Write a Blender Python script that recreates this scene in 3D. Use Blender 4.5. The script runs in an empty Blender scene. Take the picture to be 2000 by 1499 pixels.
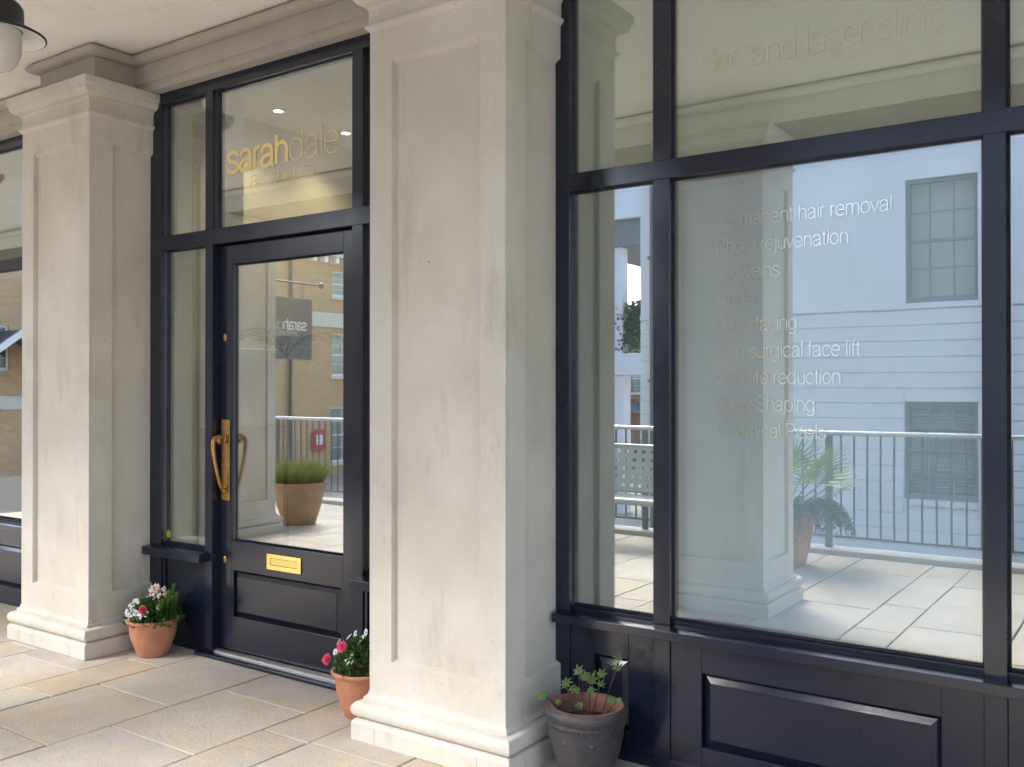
import bpy, math, random
from mathutils import Vector, Matrix
random.seed(7)
S = bpy.context.scene
COL = S.collection
PI = math.pi
rad = math.radians

# ------------------------------------------------------------------ camera
cam_d = bpy.data.cameras.new("camera")
cam_d.sensor_width = 36.0
cam_d.lens = 1843.0 / 2000.0 * 36.0
cam_d.clip_start = 0.02
cam_d.clip_end = 2000
cam = bpy.data.objects.new("camera", cam_d)
COL.objects.link(cam)
cam.location = (0, 0, 1.45)
cam.rotation_euler = (rad(90.30), 0, rad(34.8))
S.camera = cam

# ------------------------------------------------------------------ sky, sun, exposure
SUN_EL, SUN_AZ = rad(45), rad(217)          # azimuth: sin -> x, cos -> y (sun stands over -x, -y)
W = bpy.data.worlds.new("World")
S.world = W
W.use_nodes = True
wn = W.node_tree.nodes
wn.clear()
sky = wn.new("ShaderNodeTexSky")
sky.sky_type = 'NISHITA'
sky.sun_disc = False
sky.sun_elevation = SUN_EL
sky.sun_rotation = SUN_AZ
sky.dust_density = 1.5
sky.air_density = 1.0
sky.ozone_density = 1.0
bg = wn.new("ShaderNodeBackground")
bg.inputs[1].default_value = 0.15
wo = wn.new("ShaderNodeOutputWorld")
W.node_tree.links.new(sky.outputs[0], bg.inputs[0])
W.node_tree.links.new(bg.outputs[0], wo.inputs[0])
sd = bpy.data.lights.new("sun", 'SUN')
sd.energy = 1.5
sd.angle = rad(28)
sd.color = (1.0, 0.965, 0.91)
sun = bpy.data.objects.new("sun", sd)
COL.objects.link(sun)
sv = Vector((math.sin(SUN_AZ) * math.cos(SUN_EL), math.cos(SUN_AZ) * math.cos(SUN_EL), math.sin(SUN_EL)))
sun.rotation_euler = sv.to_track_quat('Z', 'Y').to_euler()
sun.location = sv * 30
S.view_settings.view_transform = 'Standard'
S.view_settings.look = 'None'
S.view_settings.exposure = 2.4
S.view_settings.gamma = 1
S.view_settings.use_curve_mapping = False
S.render.engine = 'CYCLES'
S.cycles.use_denoising = True
S.cycles.max_bounces = 14
S.cycles.diffuse_bounces = 8
S.cycles.glossy_bounces = 6
S.cycles.transparent_max_bounces = 16
S.cycles.sample_clamp_indirect = 6
S.cycles.blur_glossy = 0.3

# ------------------------------------------------------------------ materials
def mat(name):
    m = bpy.data.materials.new(name)
    m.use_nodes = True
    nt = m.node_tree
    return m, nt, nt.nodes["Principled BSDF"]

def ramp(nt, src, stops):
    r = nt.nodes.new("ShaderNodeValToRGB")
    els = r.color_ramp.elements
    while len(els) < len(stops):
        els.new(0.5)
    for e, (p, c) in zip(els, stops):
        e.position = p
        e.color = (c[0], c[1], c[2], 1)
    nt.links.new(src, r.inputs[0])
    return r.outputs[0]

def noise(nt, scale, detail=6, rough=0.6, vec=None, dist=0.0):
    n = nt.nodes.new("ShaderNodeTexNoise")
    n.inputs["Scale"].default_value = scale
    n.inputs["Detail"].default_value = detail
    n.inputs["Roughness"].default_value = rough
    n.inputs["Distortion"].default_value = dist
    if vec is not None:
        nt.links.new(vec, n.inputs["Vector"])
    return n.outputs[0]

def geo_pos(nt, scale=(1, 1, 1), rnd=False):
    g = nt.nodes.new("ShaderNodeNewGeometry")
    mp = nt.nodes.new("ShaderNodeMapping")
    mp.inputs["Scale"].default_value = scale
    nt.links.new(g.outputs["Position"], mp.inputs["Vector"])
    if rnd:
        oi = nt.nodes.new("ShaderNodeObjectInfo")
        ml = nt.nodes.new("ShaderNodeMath")
        ml.operation = 'MULTIPLY'
        ml.inputs[1].default_value = 40
        nt.links.new(oi.outputs["Random"], ml.inputs[0])
        nt.links.new(ml.outputs[0], mp.inputs["Location"])
    return mp.outputs[0]

def bump(nt, p, src, strength, dist=0.01):
    b = nt.nodes.new("ShaderNodeBump")
    b.inputs["Strength"].default_value = strength
    b.inputs["Distance"].default_value = dist
    nt.links.new(src, b.inputs["Height"])
    nt.links.new(b.outputs[0], p.inputs["Normal"])
    return b

def mixc(nt, fac, a, b, mode='MIX'):
    m = nt.nodes.new("ShaderNodeMix")
    m.data_type = 'RGBA'
    m.blend_type = mode
    for i, v in ((0, fac), (6, a), (7, b)):
        if isinstance(v, (int, float)):
            m.inputs[i].default_value = v
        elif isinstance(v, tuple):
            m.inputs[i].default_value = (*v, 1)
        else:
            nt.links.new(v, m.inputs[i])
    return m.outputs[2]

def stone_mat(name, c0, c1, grime=(0.3, 0.27, 0.22), bumpk=0.25):
    m, nt, p = mat(name)
    v = geo_pos(nt)
    big = ramp(nt, noise(nt, 2.2, 5, 0.6, v), [(0.35, c0), (0.65, c1)])
    stain_v = geo_pos(nt, (5, 5, 1.2))
    st = ramp(nt, noise(nt, 1.3, 6, 0.7, stain_v), [(0.56, (0, 0, 0)), (0.78, (1, 1, 1))])
    c = mixc(nt, 0.0, big, grime)
    mm = c.node
    mul = nt.nodes.new("ShaderNodeMath")
    mul.operation = 'MULTIPLY'
    mul.inputs[1].default_value = 0.48
    nt.links.new(st, mul.inputs[0])
    nt.links.new(mul.outputs[0], mm.inputs[0])
    spk = ramp(nt, noise(nt, 55, 3, 0.5, v), [(0.27, (0.88, 0.87, 0.86)), (0.36, (1, 1, 1))])
    c2 = mixc(nt, 1.0, c, spk, 'MULTIPLY')
    vo = nt.nodes.new("ShaderNodeTexVoronoi")
    vo.inputs["Scale"].default_value = 3.4
    nt.links.new(v, vo.inputs["Vector"])
    fly = ramp(nt, vo.outputs["Distance"], [(0.012, (0.35, 0.31, 0.26)), (0.018, (1, 1, 1))])
    c3 = mixc(nt, 1.0, c2, fly, 'MULTIPLY')
    nt.links.new(c3, p.inputs["Base Color"])
    p.inputs["Roughness"].default_value = 0.9
    p.inputs["Specular IOR Level"].default_value = 0.25
    bump(nt, p, noise(nt, 190, 4, 0.7, v), bumpk, 0.004)
    return m

def plain(name, col, rough=0.6, metal=0.0, var=0.0, vscale=8, bumpk=0.0, bscale=60, spec=0.5, emit=None):
    m, nt, p = mat(name)
    p.inputs["Base Color"].default_value = (*col, 1)
    p.inputs["Roughness"].default_value = rough
    p.inputs["Metallic"].default_value = metal
    p.inputs["Specular IOR Level"].default_value = spec
    v = geo_pos(nt)
    if var:
        lo = tuple(c * (1 - var) for c in col)
        hi = tuple(min(1, c * (1 + var)) for c in col)
        nt.links.new(ramp(nt, noise(nt, vscale, 5, 0.6, v), [(0.3, lo), (0.7, hi)]), p.inputs["Base Color"])
    if bumpk:
        bump(nt, p, noise(nt, bscale, 4, 0.6, v), bumpk, 0.003)
    if emit:
        p.inputs["Emission Color"].default_value = (*emit[0], 1)
        p.inputs["Emission Strength"].default_value = emit[1]
    return m

M = {}
M['stone'] = stone_mat("rendered_stone", (0.55, 0.508, 0.435), (0.64, 0.598, 0.525))
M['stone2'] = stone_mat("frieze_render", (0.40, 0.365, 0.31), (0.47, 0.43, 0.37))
M['stone3'] = stone_mat("shade_brown_render", (0.27, 0.235, 0.185), (0.33, 0.29, 0.235))  # darker copy of the render, the beam soffit's shade put into its colour
M['ceil'] = stone_mat("ceiling_plaster", (0.82, 0.79, 0.74), (0.87, 0.845, 0.80), (0.55, 0.5, 0.44), 0.12)
M['white_render'] = plain("white_render", (0.67, 0.685, 0.72), 0.8, var=0.05, vscale=1.5, bumpk=0.1)  # white walls; the blue cast of sky-lit shade is mixed into the colour
M['mortar'] = plain("mortar", (0.085, 0.072, 0.06), 0.95, var=0.35, vscale=30, bumpk=0.4)

M['joint'] = plain("pale_joint", (0.40, 0.36, 0.30), 0.95, var=0.3, vscale=40)

def joinery():
    m, nt, p = mat("navy_black_gloss_paint")
    v = geo_pos(nt)
    p.inputs["Base Color"].default_value = (0.0115, 0.0135, 0.021, 1)
    nt.links.new(ramp(nt, noise(nt, 3, 5, 0.6, v), [(0.3, (0.0095, 0.013, 0.027)), (0.7, (0.012, 0.016, 0.032))]), p.inputs["Base Color"])
    r = ramp(nt, noise(nt, 6, 5, 0.6, v), [(0.3, (0.13,) * 3), (0.75, (0.22,) * 3)])
    nt.links.new(r, p.inputs["Roughness"])
    p.inputs["Specular IOR Level"].default_value = 0.6
    v2 = geo_pos(nt, (9, 9, 90))
    v3 = geo_pos(nt, (90, 90, 9))
    ad = nt.nodes.new("ShaderNodeMath")
    nt.links.new(noise(nt, 2.0, 3, 0.6, v2), ad.inputs[0])
    nt.links.new(noise(nt, 2.0, 3, 0.6, v3), ad.inputs[1])
    bump(nt, p, ad.outputs[0], 0.045, 0.003)
    return m
M['joinery'] = joinery()

def glass(name, base, tint=(0.93, 0.97, 0.93), through=(0.86, 0.9, 0.84)):
    m = bpy.data.materials.new(name)
    m.use_nodes = True
    nt = m.node_tree
    nt.nodes.clear()
    o = nt.nodes.new("ShaderNodeOutputMaterial")
    mx = nt.nodes.new("ShaderNodeMixShader")
    gl = nt.nodes.new("ShaderNodeBsdfGlossy")
    gl.inputs["Roughness"].default_value = 0.0
    gl.inputs["Color"].default_value = (*tint, 1)
    tr = nt.nodes.new("ShaderNodeBsdfTransparent")
    tr.inputs["Color"].default_value = (*through, 1)
    lw = nt.nodes.new("ShaderNodeLayerWeight")
    lw.inputs["Blend"].default_value = 0.5
    fr = nt.nodes.new("ShaderNodeMath")
    fr.operation = 'POWER'
    fr.inputs[1].default_value = 4.0
    nt.links.new(lw.outputs["Facing"], fr.inputs[0])
    ad = nt.nodes.new("ShaderNodeMath")
    ad.inputs[1].default_value = base
    ad.use_clamp = True
    nt.links.new(fr.outputs[0], ad.inputs[0])
    nt.links.new(ad.outputs[0], mx.inputs[0])
    nt.links.new(tr.outputs[0], mx.inputs[1])
    nt.links.new(gl.outputs[0], mx.inputs[2])
    nt.links.new(mx.outputs[0], o.inputs[0])
    b = nt.nodes.new("ShaderNodeBump")
    b.inputs["Strength"].default_value = 0.02
    b.inputs["Distance"].default_value = 0.01
    g = nt.nodes.new("ShaderNodeNewGeometry")
    n = nt.nodes.new("ShaderNodeTexNoise")
    n.inputs["Scale"].default_value = 2.2
    n.inputs["Detail"].default_value = 1
    nt.links.new(g.outputs["Position"], n.inputs["Vector"])
    nt.links.new(n.outputs[0], b.inputs["Height"])
    nt.links.new(b.outputs[0], gl.inputs["Normal"])
    return m
M['glass'] = glass("coated_glass", 0.30, (0.96, 0.98, 0.97), (0.90, 0.93, 0.92))
M['milky_glass'] = glass("milky_window_glass", 0.25, (0.96, 0.98, 0.97), (0.92, 0.95, 0.95))
M['house_glass'] = glass("house_window_glass", 0.05, (1, 1, 1), (0.8, 0.85, 0.85))
M['film'] = plain("frosted_film", (0.60, 0.675, 0.72), 0.7, var=0.03, vscale=1.0, spec=0.2)

M['film_side'] = plain("pale_grey_film", (0.34, 0.375, 0.345), 0.7, var=0.03, vscale=1.0, spec=0.2)
M['film_cream'] = plain("cream_film", (0.66, 0.68, 0.55), 0.7, var=0.03, vscale=1.0, spec=0.2)

def slab_mat():
    m, nt, p = mat("sandstone_slab")
    v = geo_pos(nt, rnd=True)
    oi = nt.nodes.new("ShaderNodeObjectInfo")
    base = ramp(nt, oi.outputs["Random"], [(0.0, (0.46, 0.41, 0.34)), (0.3, (0.44, 0.415, 0.385)), (0.6, (0.49, 0.45, 0.39)), (0.85, (0.42, 0.40, 0.375)), (1.0, (0.50, 0.44, 0.34))])
    och = ramp(nt, noise(nt, 2.6, 5, 0.62, v, 0.6), [(0.50, (0, 0, 0)), (0.68, (1, 1, 1))])
    c = mixc(nt, 0, base, (0.53, 0.43, 0.28))
    mu = nt.nodes.new("ShaderNodeMath")
    mu.operation = 'MULTIPLY'
    mu.inputs[1].default_value = 0.8
    nt.links.new(och, mu.inputs[0])
    nt.links.new(mu.outputs[0], c.node.inputs[0])
    gy = ramp(nt, noise(nt, 3.7, 6, 0.65, v), [(0.3, (0.88, 0.87, 0.88)), (0.62, (1.10, 1.07, 1.03))])
    c2 = mixc(nt, 1, c, gy, 'MULTIPLY')
    sp = ramp(nt, noise(nt, 130, 3, 0.6, v), [(0.32, (0.80, 0.785, 0.77)), (0.5, (1.03, 1.02, 1.0)), (0.68, (1.14, 1.12, 1.10))])
    c3 = mixc(nt, 1, c2, sp, 'MULTIPLY')
    nt.links.new(c3, p.inputs["Base Color"])
    p.inputs["Roughness"].default_value = 0.72
    p.inputs["Specular IOR Level"].default_value = 0.35
    ad = nt.nodes.new("ShaderNodeMath")
    nt.links.new(noise(nt, 90, 5, 0.7, v), ad.inputs[0])
    nt.links.new(noise(nt, 9, 4, 0.6, v), ad.inputs[1])
    bump(nt, p, ad.outputs[0], 0.5, 0.007)
    return m
M['slab'] = slab_mat()

def brick_mat(name, c1, c2, mo):
    m, nt, p = mat(name)
    g = nt.nodes.new("ShaderNodeNewGeometry")
    sp = nt.nodes.new("ShaderNodeSeparateXYZ")
    nt.links.new(g.outputs["Position"], sp.inputs[0])
    ad = nt.nodes.new("ShaderNodeMath")
    nt.links.new(sp.outputs[0], ad.inputs[0])
    nt.links.new(sp.outputs[1], ad.inputs[1])
    cb = nt.nodes.new("ShaderNodeCombineXYZ")
    nt.links.new(ad.outputs[0], cb.inputs[0])
    nt.links.new(sp.outputs[2], cb.inputs[1])
    b = nt.nodes.new("ShaderNodeTexBrick")
    b.inputs["Scale"].default_value = 1.0
    b.inputs["Brick Width"].default_value = 0.225
    b.inputs["Row Height"].default_value = 0.075
    b.inputs["Mortar Size"].default_value = 0.006
    b.inputs["Color1"].default_value = (*c1, 1)
    b.inputs["Color2"].default_value = (*c2, 1)
    b.inputs["Mortar"].default_value = (*mo, 1)
    nt.links.new(cb.outputs[0], b.inputs["Vector"])
    vv = ramp(nt, noise(nt, 0.9, 6, 0.7), [(0.3, (0.85, 0.84, 0.82)), (0.7, (1.15, 1.13, 1.1))])
    nt.links.new(mixc(nt, 1, b.outputs[0], vv, 'MULTIPLY'), p.inputs["Base Color"])
    p.inputs["Roughness"].default_value = 0.9
    return m
M['buff_brick'] = brick_mat("buff_brick", (0.62, 0.39, 0.205), (0.50, 0.295, 0.15), (0.53, 0.44, 0.34))
M['red_brick'] = brick_mat("red_brick", (0.38, 0.14, 0.08), (0.30, 0.11, 0.07), (0.35, 0.3, 0.25))
M['cream'] = plain("cream_paint", (0.66, 0.60, 0.48), 0.8, var=0.05)
M['slate'] = plain("slate", (0.09, 0.095, 0.11), 0.7, var=0.3, vscale=4)
M['brass'] = plain("aged_brass", (0.50, 0.30, 0.115), 0.30, 1.0, var=0.22, vscale=40, bumpk=0.08, bscale=150)
M['brass2'] = plain("polished_brass", (0.95, 0.70, 0.26), 0.20, 1.0, var=0.06, vscale=30)
M['steel'] = plain("threshold_steel", (0.62, 0.62, 0.64), 0.33, 1.0, var=0.1, vscale=25)
M['gold'] = plain("gold_lettering", (1.0, 0.80, 0.35), 0.45, 0.35)
M['gold_thin'] = plain("pale_gold_lettering", (1.0, 0.83, 0.46), 0.35, 0.4)
M['faint_gold'] = plain("faint_gold_lettering", (0.80, 0.70, 0.46), 0.35, 0.75)
M['foil_letter'] = plain("white_gold_lettering", (1.0, 0.95, 0.86), 0.12, 1.0)
M['white_letter'] = plain("cream_lettering", (0.95, 0.92, 0.84), 0.5)
M['terracotta'] = plain("terracotta", (0.50, 0.215, 0.12), 0.85, var=0.16, vscale=14, bumpk=0.2, bscale=120)
M['old_terracotta'] = plain("weathered_terracotta", (0.33, 0.22, 0.14), 0.9, var=0.25, vscale=9, bumpk=0.2)
M['soil'] = plain("compost", (0.030, 0.018, 0.012), 1.0, var=0.6, vscale=60, bumpk=1.0, bscale=120)
M['black_metal'] = plain("black_lamp_metal", (0.012, 0.011, 0.012), 0.45, 0.0, var=0.2, vscale=20)
M['enamel'] = plain("white_enamel", (0.74, 0.72, 0.67), 0.35, var=0.06, vscale=25)
M['opal'] = plain("opal_glass", (0.60, 0.58, 0.52), 0.22, var=0.05, vscale=10)
M['rail_metal'] = plain("grey_rail_metal", (0.10, 0.105, 0.115), 0.45, var=0.2)
M['handrail'] = plain("brushed_handrail", (0.55, 0.56, 0.58), 0.35, 0.8)
M['bench_metal'] = plain("grey_bench_metal", (0.42, 0.44, 0.45), 0.45, 0.3, var=0.06)
M['sign'] = plain("grey_sign_board", (0.16, 0.16, 0.165), 0.5)
M['sash'] = plain("grey_sash_paint", (0.19, 0.195, 0.205), 0.6)
M['white_paint'] = plain("white_paint", (0.78, 0.78, 0.76), 0.5)
M['blind'] = plain("blind_slats", (0.62, 0.65, 0.64), 0.6)
M['inner_white'] = plain("inner_white_paint", (0.82, 0.84, 0.76), 0.6)
M['inner_wall'] = plain("inner_wall_paint", (0.56, 0.48, 0.30), 0.8, var=0.03)
M['inner_floor'] = plain("inner_floor", (0.22, 0.17, 0.12), 0.5, var=0.2)
M['ground'] = plain("courtyard_paving", (0.30, 0.28, 0.25), 0.9, var=0.25, vscale=3)
M['kerb'] = plain("kerb_stone", (0.44, 0.42, 0.38), 0.85, var=0.15, vscale=7, bumpk=0.3)
M['yellow'] = plain("yellow_sticker", (0.80, 0.66, 0.02), 0.5)
M['ink'] = plain("black_ink", (0.02, 0.02, 0.02), 0.5)
M['red_paint'] = plain("red_paint", (0.55, 0.05, 0.05), 0.5)
M['downlight'] = plain("downlight_lens", (1, 1, 1), 0.4, emit=((1.0, 0.93, 0.82), 9.0))

def leaf_mat(name, c0, c1, rough=0.5, scale=30):
    m, nt, p = mat(name)
    v = geo_pos(nt)
    nt.links.new(ramp(nt, noise(nt, scale, 3, 0.6, v), [(0.35, c0), (0.65, c1)]), p.inputs["Base Color"])
    p.inputs["Roughness"].default_value = rough
    tl = nt.nodes.new("ShaderNodeBsdfTranslucent")
    tl.inputs["Color"].default_value = (c1[0] * 1.6, c1[1] * 1.6, c1[2], 1)
    mx = nt.nodes.new("ShaderNodeMixShader")
    mx.inputs[0].default_value = 0.22
    nt.links.new(p.outputs[0], mx.inputs[1])
    nt.links.new(tl.outputs[0], mx.inputs[2])
    nt.links.new(mx.outputs[0], nt.nodes["Material Output"].inputs[0])
    return m
M['leaf'] = leaf_mat("viola_leaf", (0.025, 0.07, 0.016), (0.07, 0.15, 0.035))
M['leaf_bright'] = leaf_mat("hebe_leaf", (0.05, 0.13, 0.02), (0.12, 0.24, 0.04))
M['leaf_dark'] = leaf_mat("trailing_leaf", (0.018, 0.04, 0.018), (0.045, 0.08, 0.03))
M['leaf_maple'] = leaf_mat("maple_leaf", (0.05, 0.10, 0.025), (0.10, 0.17, 0.045))
M['palm'] = leaf_mat("palm_leaf", (0.07, 0.12, 0.035), (0.17, 0.23, 0.08))
M['grass'] = leaf_mat("grass_blade", (0.07, 0.11, 0.025), (0.16, 0.21, 0.06))
M['stem'] = plain("red_brown_stem", (0.08, 0.03, 0.02), 0.7)
M['viola'] = leaf_mat("white_petal", (0.74, 0.74, 0.70), (0.82, 0.82, 0.80))
M['viola_eye'] = plain("violet_eye", (0.32, 0.28, 0.48), 0.6)
M['pinkwhite'] = leaf_mat("blush_petal", (0.62, 0.45, 0.46), (0.78, 0.68, 0.66), scale=80)
M['crimson'] = leaf_mat("crimson_petal", (0.50, 0.03, 0.07), (0.66, 0.09, 0.13), scale=80)
M['pink'] = leaf_mat("pink_petal", (0.72, 0.09, 0.26), (0.85, 0.20, 0.38), scale=80)

def dark_pot_mat():
    m, nt, p = mat("dark_mottled_pot")
    v = geo_pos(nt)
    c = ramp(nt, noise(nt, 9, 7, 0.7, v), [(0.3, (0.026, 0.026, 0.033)), (0.55, (0.055, 0.049, 0.052)), (0.75, (0.105, 0.072, 0.064))])
    vo = nt.nodes.new("ShaderNodeTexVoronoi")
    vo.inputs["Scale"].default_value = 55
    nt.links.new(v, vo.inputs["Vector"])
    sp = ramp(nt, vo.outputs["Distance"], [(0.07, (1, 1, 1)), (0.11, (0, 0, 0))])
    nt.links.new(mixc(nt, sp, c, (0.22, 0.2, 0.18)), p.inputs["Base Color"])
    p.inputs["Roughness"].default_value = 0.62
    bump(nt, p, noise(nt, 60, 5, 0.7, v), 0.5, 0.004)
    return m
M['dark_pot'] = dark_pot_mat()
M['pot_rim'] = plain("reddish_pot_rim", (0.21, 0.105, 0.075), 0.8, var=0.25, vscale=22, bumpk=0.3)

# ------------------------------------------------------------------ geometry helpers
WL = {}                                            # object -> world origin

class MB:
    def __init__(s):
        s.v = []; s.f = []
    def add(s, vs, fs):
        b = len(s.v)
        s.v += [tuple(p) for p in vs]
        s.f += [tuple(i + b for i in f) for f in fs]
        return s
    def box(s, x0, x1, y0, y1, z0, z1):
        return s.add([(x0, y0, z0), (x1, y0, z0), (x1, y1, z0), (x0, y1, z0), (x0, y0, z1), (x1, y0, z1), (x1, y1, z1), (x0, y1, z1)],
                     [(0, 3, 2, 1), (4, 5, 6, 7), (0, 1, 5, 4), (1, 2, 6, 5), (2, 3, 7, 6), (3, 0, 4, 7)])
    def quad(s, a, b, c, d):
        return s.add([a, b, c, d], [(0, 1, 2, 3)])
    def ring(s, cx, cy, hx, hy, prof, cap=True):   # mitred rectangular sweep of (offset, z)
        vs = []
        for q, z in prof:
            vs += [(cx - hx - q, cy - hy - q, z), (cx + hx + q, cy - hy - q, z), (cx + hx + q, cy + hy + q, z), (cx - hx - q, cy + hy + q, z)]
        fs = []
        n = len(prof)
        for i in range(n - 1):
            for k in range(4):
                a = i * 4 + k; b = i * 4 + (k + 1) % 4
                fs.append((a, b, b + 4, a + 4))
        if cap:
            fs.append((3, 2, 1, 0))
            t = (n - 1) * 4
            fs.append((t, t + 1, t + 2, t + 3))
        return s.add(vs, fs)
    def lathe(s, cx, cy, z0, prof, n=40, tilt=None):
        vs = []; fs = []
        for r, z in prof:
            for k in range(n):
                a = 2 * PI * k / n
                vs.append((cx + r * math.cos(a), cy + r * math.sin(a), z0 + z))
        for i in range(len(prof) - 1):
            for k in range(n):
                a = i * n + k; b = i * n + (k + 1) % n
                fs.append((a, b, b + n, a + n))
        return s.add(vs, fs)
    def tube(s, pts, r, n=8, cap=True):
        pts = [Vector(p) for p in pts]
        rr = r if isinstance(r, (list, tuple)) else [r] * len(pts)
        vs = []; fs = []
        up = None
        for i, p in enumerate(pts):
            t = (pts[min(i + 1, len(pts) - 1)] - pts[max(i - 1, 0)]).normalized()
            if up is None:
                up = Vector((0, 0, 1)) if abs(t.z) < 0.9 else Vector((1, 0, 0))
            x = up - t * up.dot(t)
            x.normalize()
            up = x
            y = t.cross(x)
            for k in range(n):
                a = 2 * PI * k / n
                vs.append(p + (x * math.cos(a) + y * math.sin(a)) * rr[i])
        for i in range(len(pts) - 1):
            for k in range(n):
                a = i * n + k; b = i * n + (k + 1) % n
                fs.append((a, b, b + n, a + n))
        if cap:
            fs.append(tuple(range(n - 1, -1, -1)))
            t = (len(pts) - 1) * n
            fs.append(tuple(range(t, t + n)))
        return s.add(vs, fs)
    def extx(s, prof, x0, x1):                      # closed (y,z) profile pulled along x
        n = len(prof)
        vs = [(x0, y, z) for y, z in prof] + [(x1, y, z) for y, z in prof]
        fs = [(i, (i + 1) % n, (i + 1) % n + n, i + n) for i in range(n)]
        fs += [tuple(range(n - 1, -1, -1)), tuple(range(n, 2 * n))]
        return s.add(vs, fs)
    def exty(s, prof, y0, y1):                      # closed (x,z) profile pulled along y
        n = len(prof)
        vs = [(x, y0, z) for x, z in prof] + [(x, y1, z) for x, z in prof]
        fs = [(i, (i + 1) % n, (i + 1) % n + n, i + n) for i in range(n)]
        fs += [tuple(range(n - 1, -1, -1)), tuple(range(n, 2 * n))]
        return s.add(vs, fs)
    def blade(s, base, tip, w, side, bend=None):    # a small pointed leaf of two quads
        b = Vector(base); t = Vector(tip); sd = Vector(side).normalized() * w * 0.5
        m = (b + t) * 0.5 + (Vector(bend) if bend else Vector((0, 0, 0)))
        return s.add([b, m - sd, t, m + sd, m], [(0, 1, 4), (1, 2, 4), (2, 3, 4), (3, 0, 4)])
    def build(s, name, m, parent=None, smooth=False, bevel=0.0, loc=None):
        me = bpy.data.meshes.new(name)
        xs = [p[0] for p in s.v]; ys = [p[1] for p in s.v]; zs = [p[2] for p in s.v]
        o3 = Vector(loc) if loc else Vector(((min(xs) + max(xs)) / 2, (min(ys) + max(ys)) / 2, min(zs)))
        me.from_pydata([(p[0] - o3.x, p[1] - o3.y, p[2] - o3.z) for p in s.v], [], s.f)
        me.materials.append(M[m] if isinstance(m, str) else m)
        if smooth:
            me.polygons.foreach_set("use_smooth", [True] * len(me.polygons))
        me.update()
        o = bpy.data.objects.new(name, me)
        COL.objects.link(o)
        place(o, o3, parent)
        if bevel:
            md = o.modifiers.new("bevel", 'BEVEL')
            md.width = bevel; md.segments = 2; md.limit_method = 'ANGLE'; md.angle_limit = rad(40)
        return o

def place(o, w, parent):
    w = Vector(w)
    WL[o.name] = w
    if parent is not None:
        o.parent = parent
        o.location = w - WL[parent.name]
    else:
        o.location = w

def thing(name, loc, label, cat, group=None):
    o = bpy.data.objects.new(name, None)
    o.empty_display_size = 0.1
    COL.objects.link(o)
    place(o, loc, None)
    tag(o, label, cat, group)
    return o

def tag(o, label, cat, group=None):
    o["label"] = label; o["category"] = cat
    if group:
        o["group"] = group
    return o

def struct(o):
    o["kind"] = "structure"
    return o

def stuff(o):
    o["kind"] = "stuff"
    return o

def auto_smooth(o, ang=40):
    md = o.modifiers.new("edge", 'EDGE_SPLIT')
    md.split_angle = rad(ang)
    o.data.polygons.foreach_set("use_smooth", [True] * len(o.data.polygons))
    return o

# ------------------------------------------------------------------ key dimensions (metres)
FY = 3.275            # front face of the shop joinery
GY = 3.308            # window glass
CEIL = 3.345
INNER = [-7.894, -5.137, -2.38, 0.377]
OUTER = [-7.79, -5.125, -2.46, 0.37]

# ------------------------------------------------------------------ ground and paving
g = struct(MB().box(-90, 90, -90, 40, -2.2, -1.7).build("ground", 'ground'))
t = struct(MB().box(-16, 5, -1.74, 7.2, -1.69, -0.035).build("terrace_base", 'mortar'))
pave = struct(MB().box(-11.2, 1.9, -1.72, 3.34, -0.034, -0.008).build("paving", 'mortar'))

courses = [-11.1, -10.55, -10.0, -9.72, -9.15, -8.58, -8.28, -7.72, -7.15, -6.88, -6.32, -5.75, -5.47, -5.17, -4.605, -4.32, -3.745, -3.17, -2.895, -2.43, -2.14, -1.575, -1.30, -0.74, -0.17, 0.12, 0.68, 1.25, 1.8]
known = {-5.47: [2.80, 2.22], -5.17: [2.71, 2.10, 1.5], -4.605: [2.995, 2.415, 1.83, 1.27], -4.32: [2.65, 2.08, 1.5], -3.745: [2.94, 2.355, 1.77],
         -3.17: [2.70, 2.12, 1.53], -2.895: [2.71, 2.13], -2.43: [3.0, 2.4, 1.8], -2.14: [2.62, 2.05, 1.2, 0.18, -0.5, -1.1], -1.575: [2.7, 2.1, 1.45, 0.72, -0.03, -0.62, -1.2],
         -1.30: [2.9, 2.3, 1.7, 1.1, 0.5, -0.25, -0.9]}
slab_cache = {}
rs = random.Random(3)
for i in range(len(courses) - 1):
    xa, xb = courses[i], courses[i + 1]
    js = list(known.get(xa, []))
    y = js[-1] if js else 3.33
    if not js:
        y = 3.33 - rs.choice([0.28, 0.42, 0.57])
        js.append(y)
    while y > -1.3:
        y -= rs.choice([0.42, 0.57, 0.57, 0.72, 0.86])
        if y > -1.55:
            js.append(y)
    ys = [3.335] + js + [-1.715]
    for k in range(len(ys) - 1):
        y1, y0 = ys[k], ys[k + 1]
        if y1 - y0 < 0.06:
            continue
        j = 0.003 + rs.random() * 0.002
        mb = MB()
        c = 0.0035
        X0, X1, Y0, Y1 = xa + j, xb - j, y0 + j, y1 - j
        dz = rs.uniform(-0.0018, 0.0012)
        w = [rs.uniform(-0.0025, 0.0025) for _ in range(8)]
        vs = [(X0 + w[0], Y0 + w[1], -0.03), (X1 + w[2], Y0 + w[3], -0.03), (X1 + w[4], Y1 + w[5], -0.03), (X0 + w[6], Y1 + w[7], -0.03)]
        vs += [(p[0], p[1], dz - c) for p in vs[:4]]
        cxm, cym = (X0 + X1) / 2, (Y0 + Y1) / 2
        vs += [(p[0] + (c if p[0] < cxm else -c), p[1] + (c if p[1] < cym else -c), dz) for p in vs[:4]]
        fs = []
        for r in range(2):
            for q in range(4):
                a = r * 4 + q; b = r * 4 + (q + 1) % 4
                fs.append((a, b, b + 4, a + 4))
        fs.append((8, 9, 10, 11))
        mb.add(vs, fs).build("paving_slab", 'slab', pave)
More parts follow.
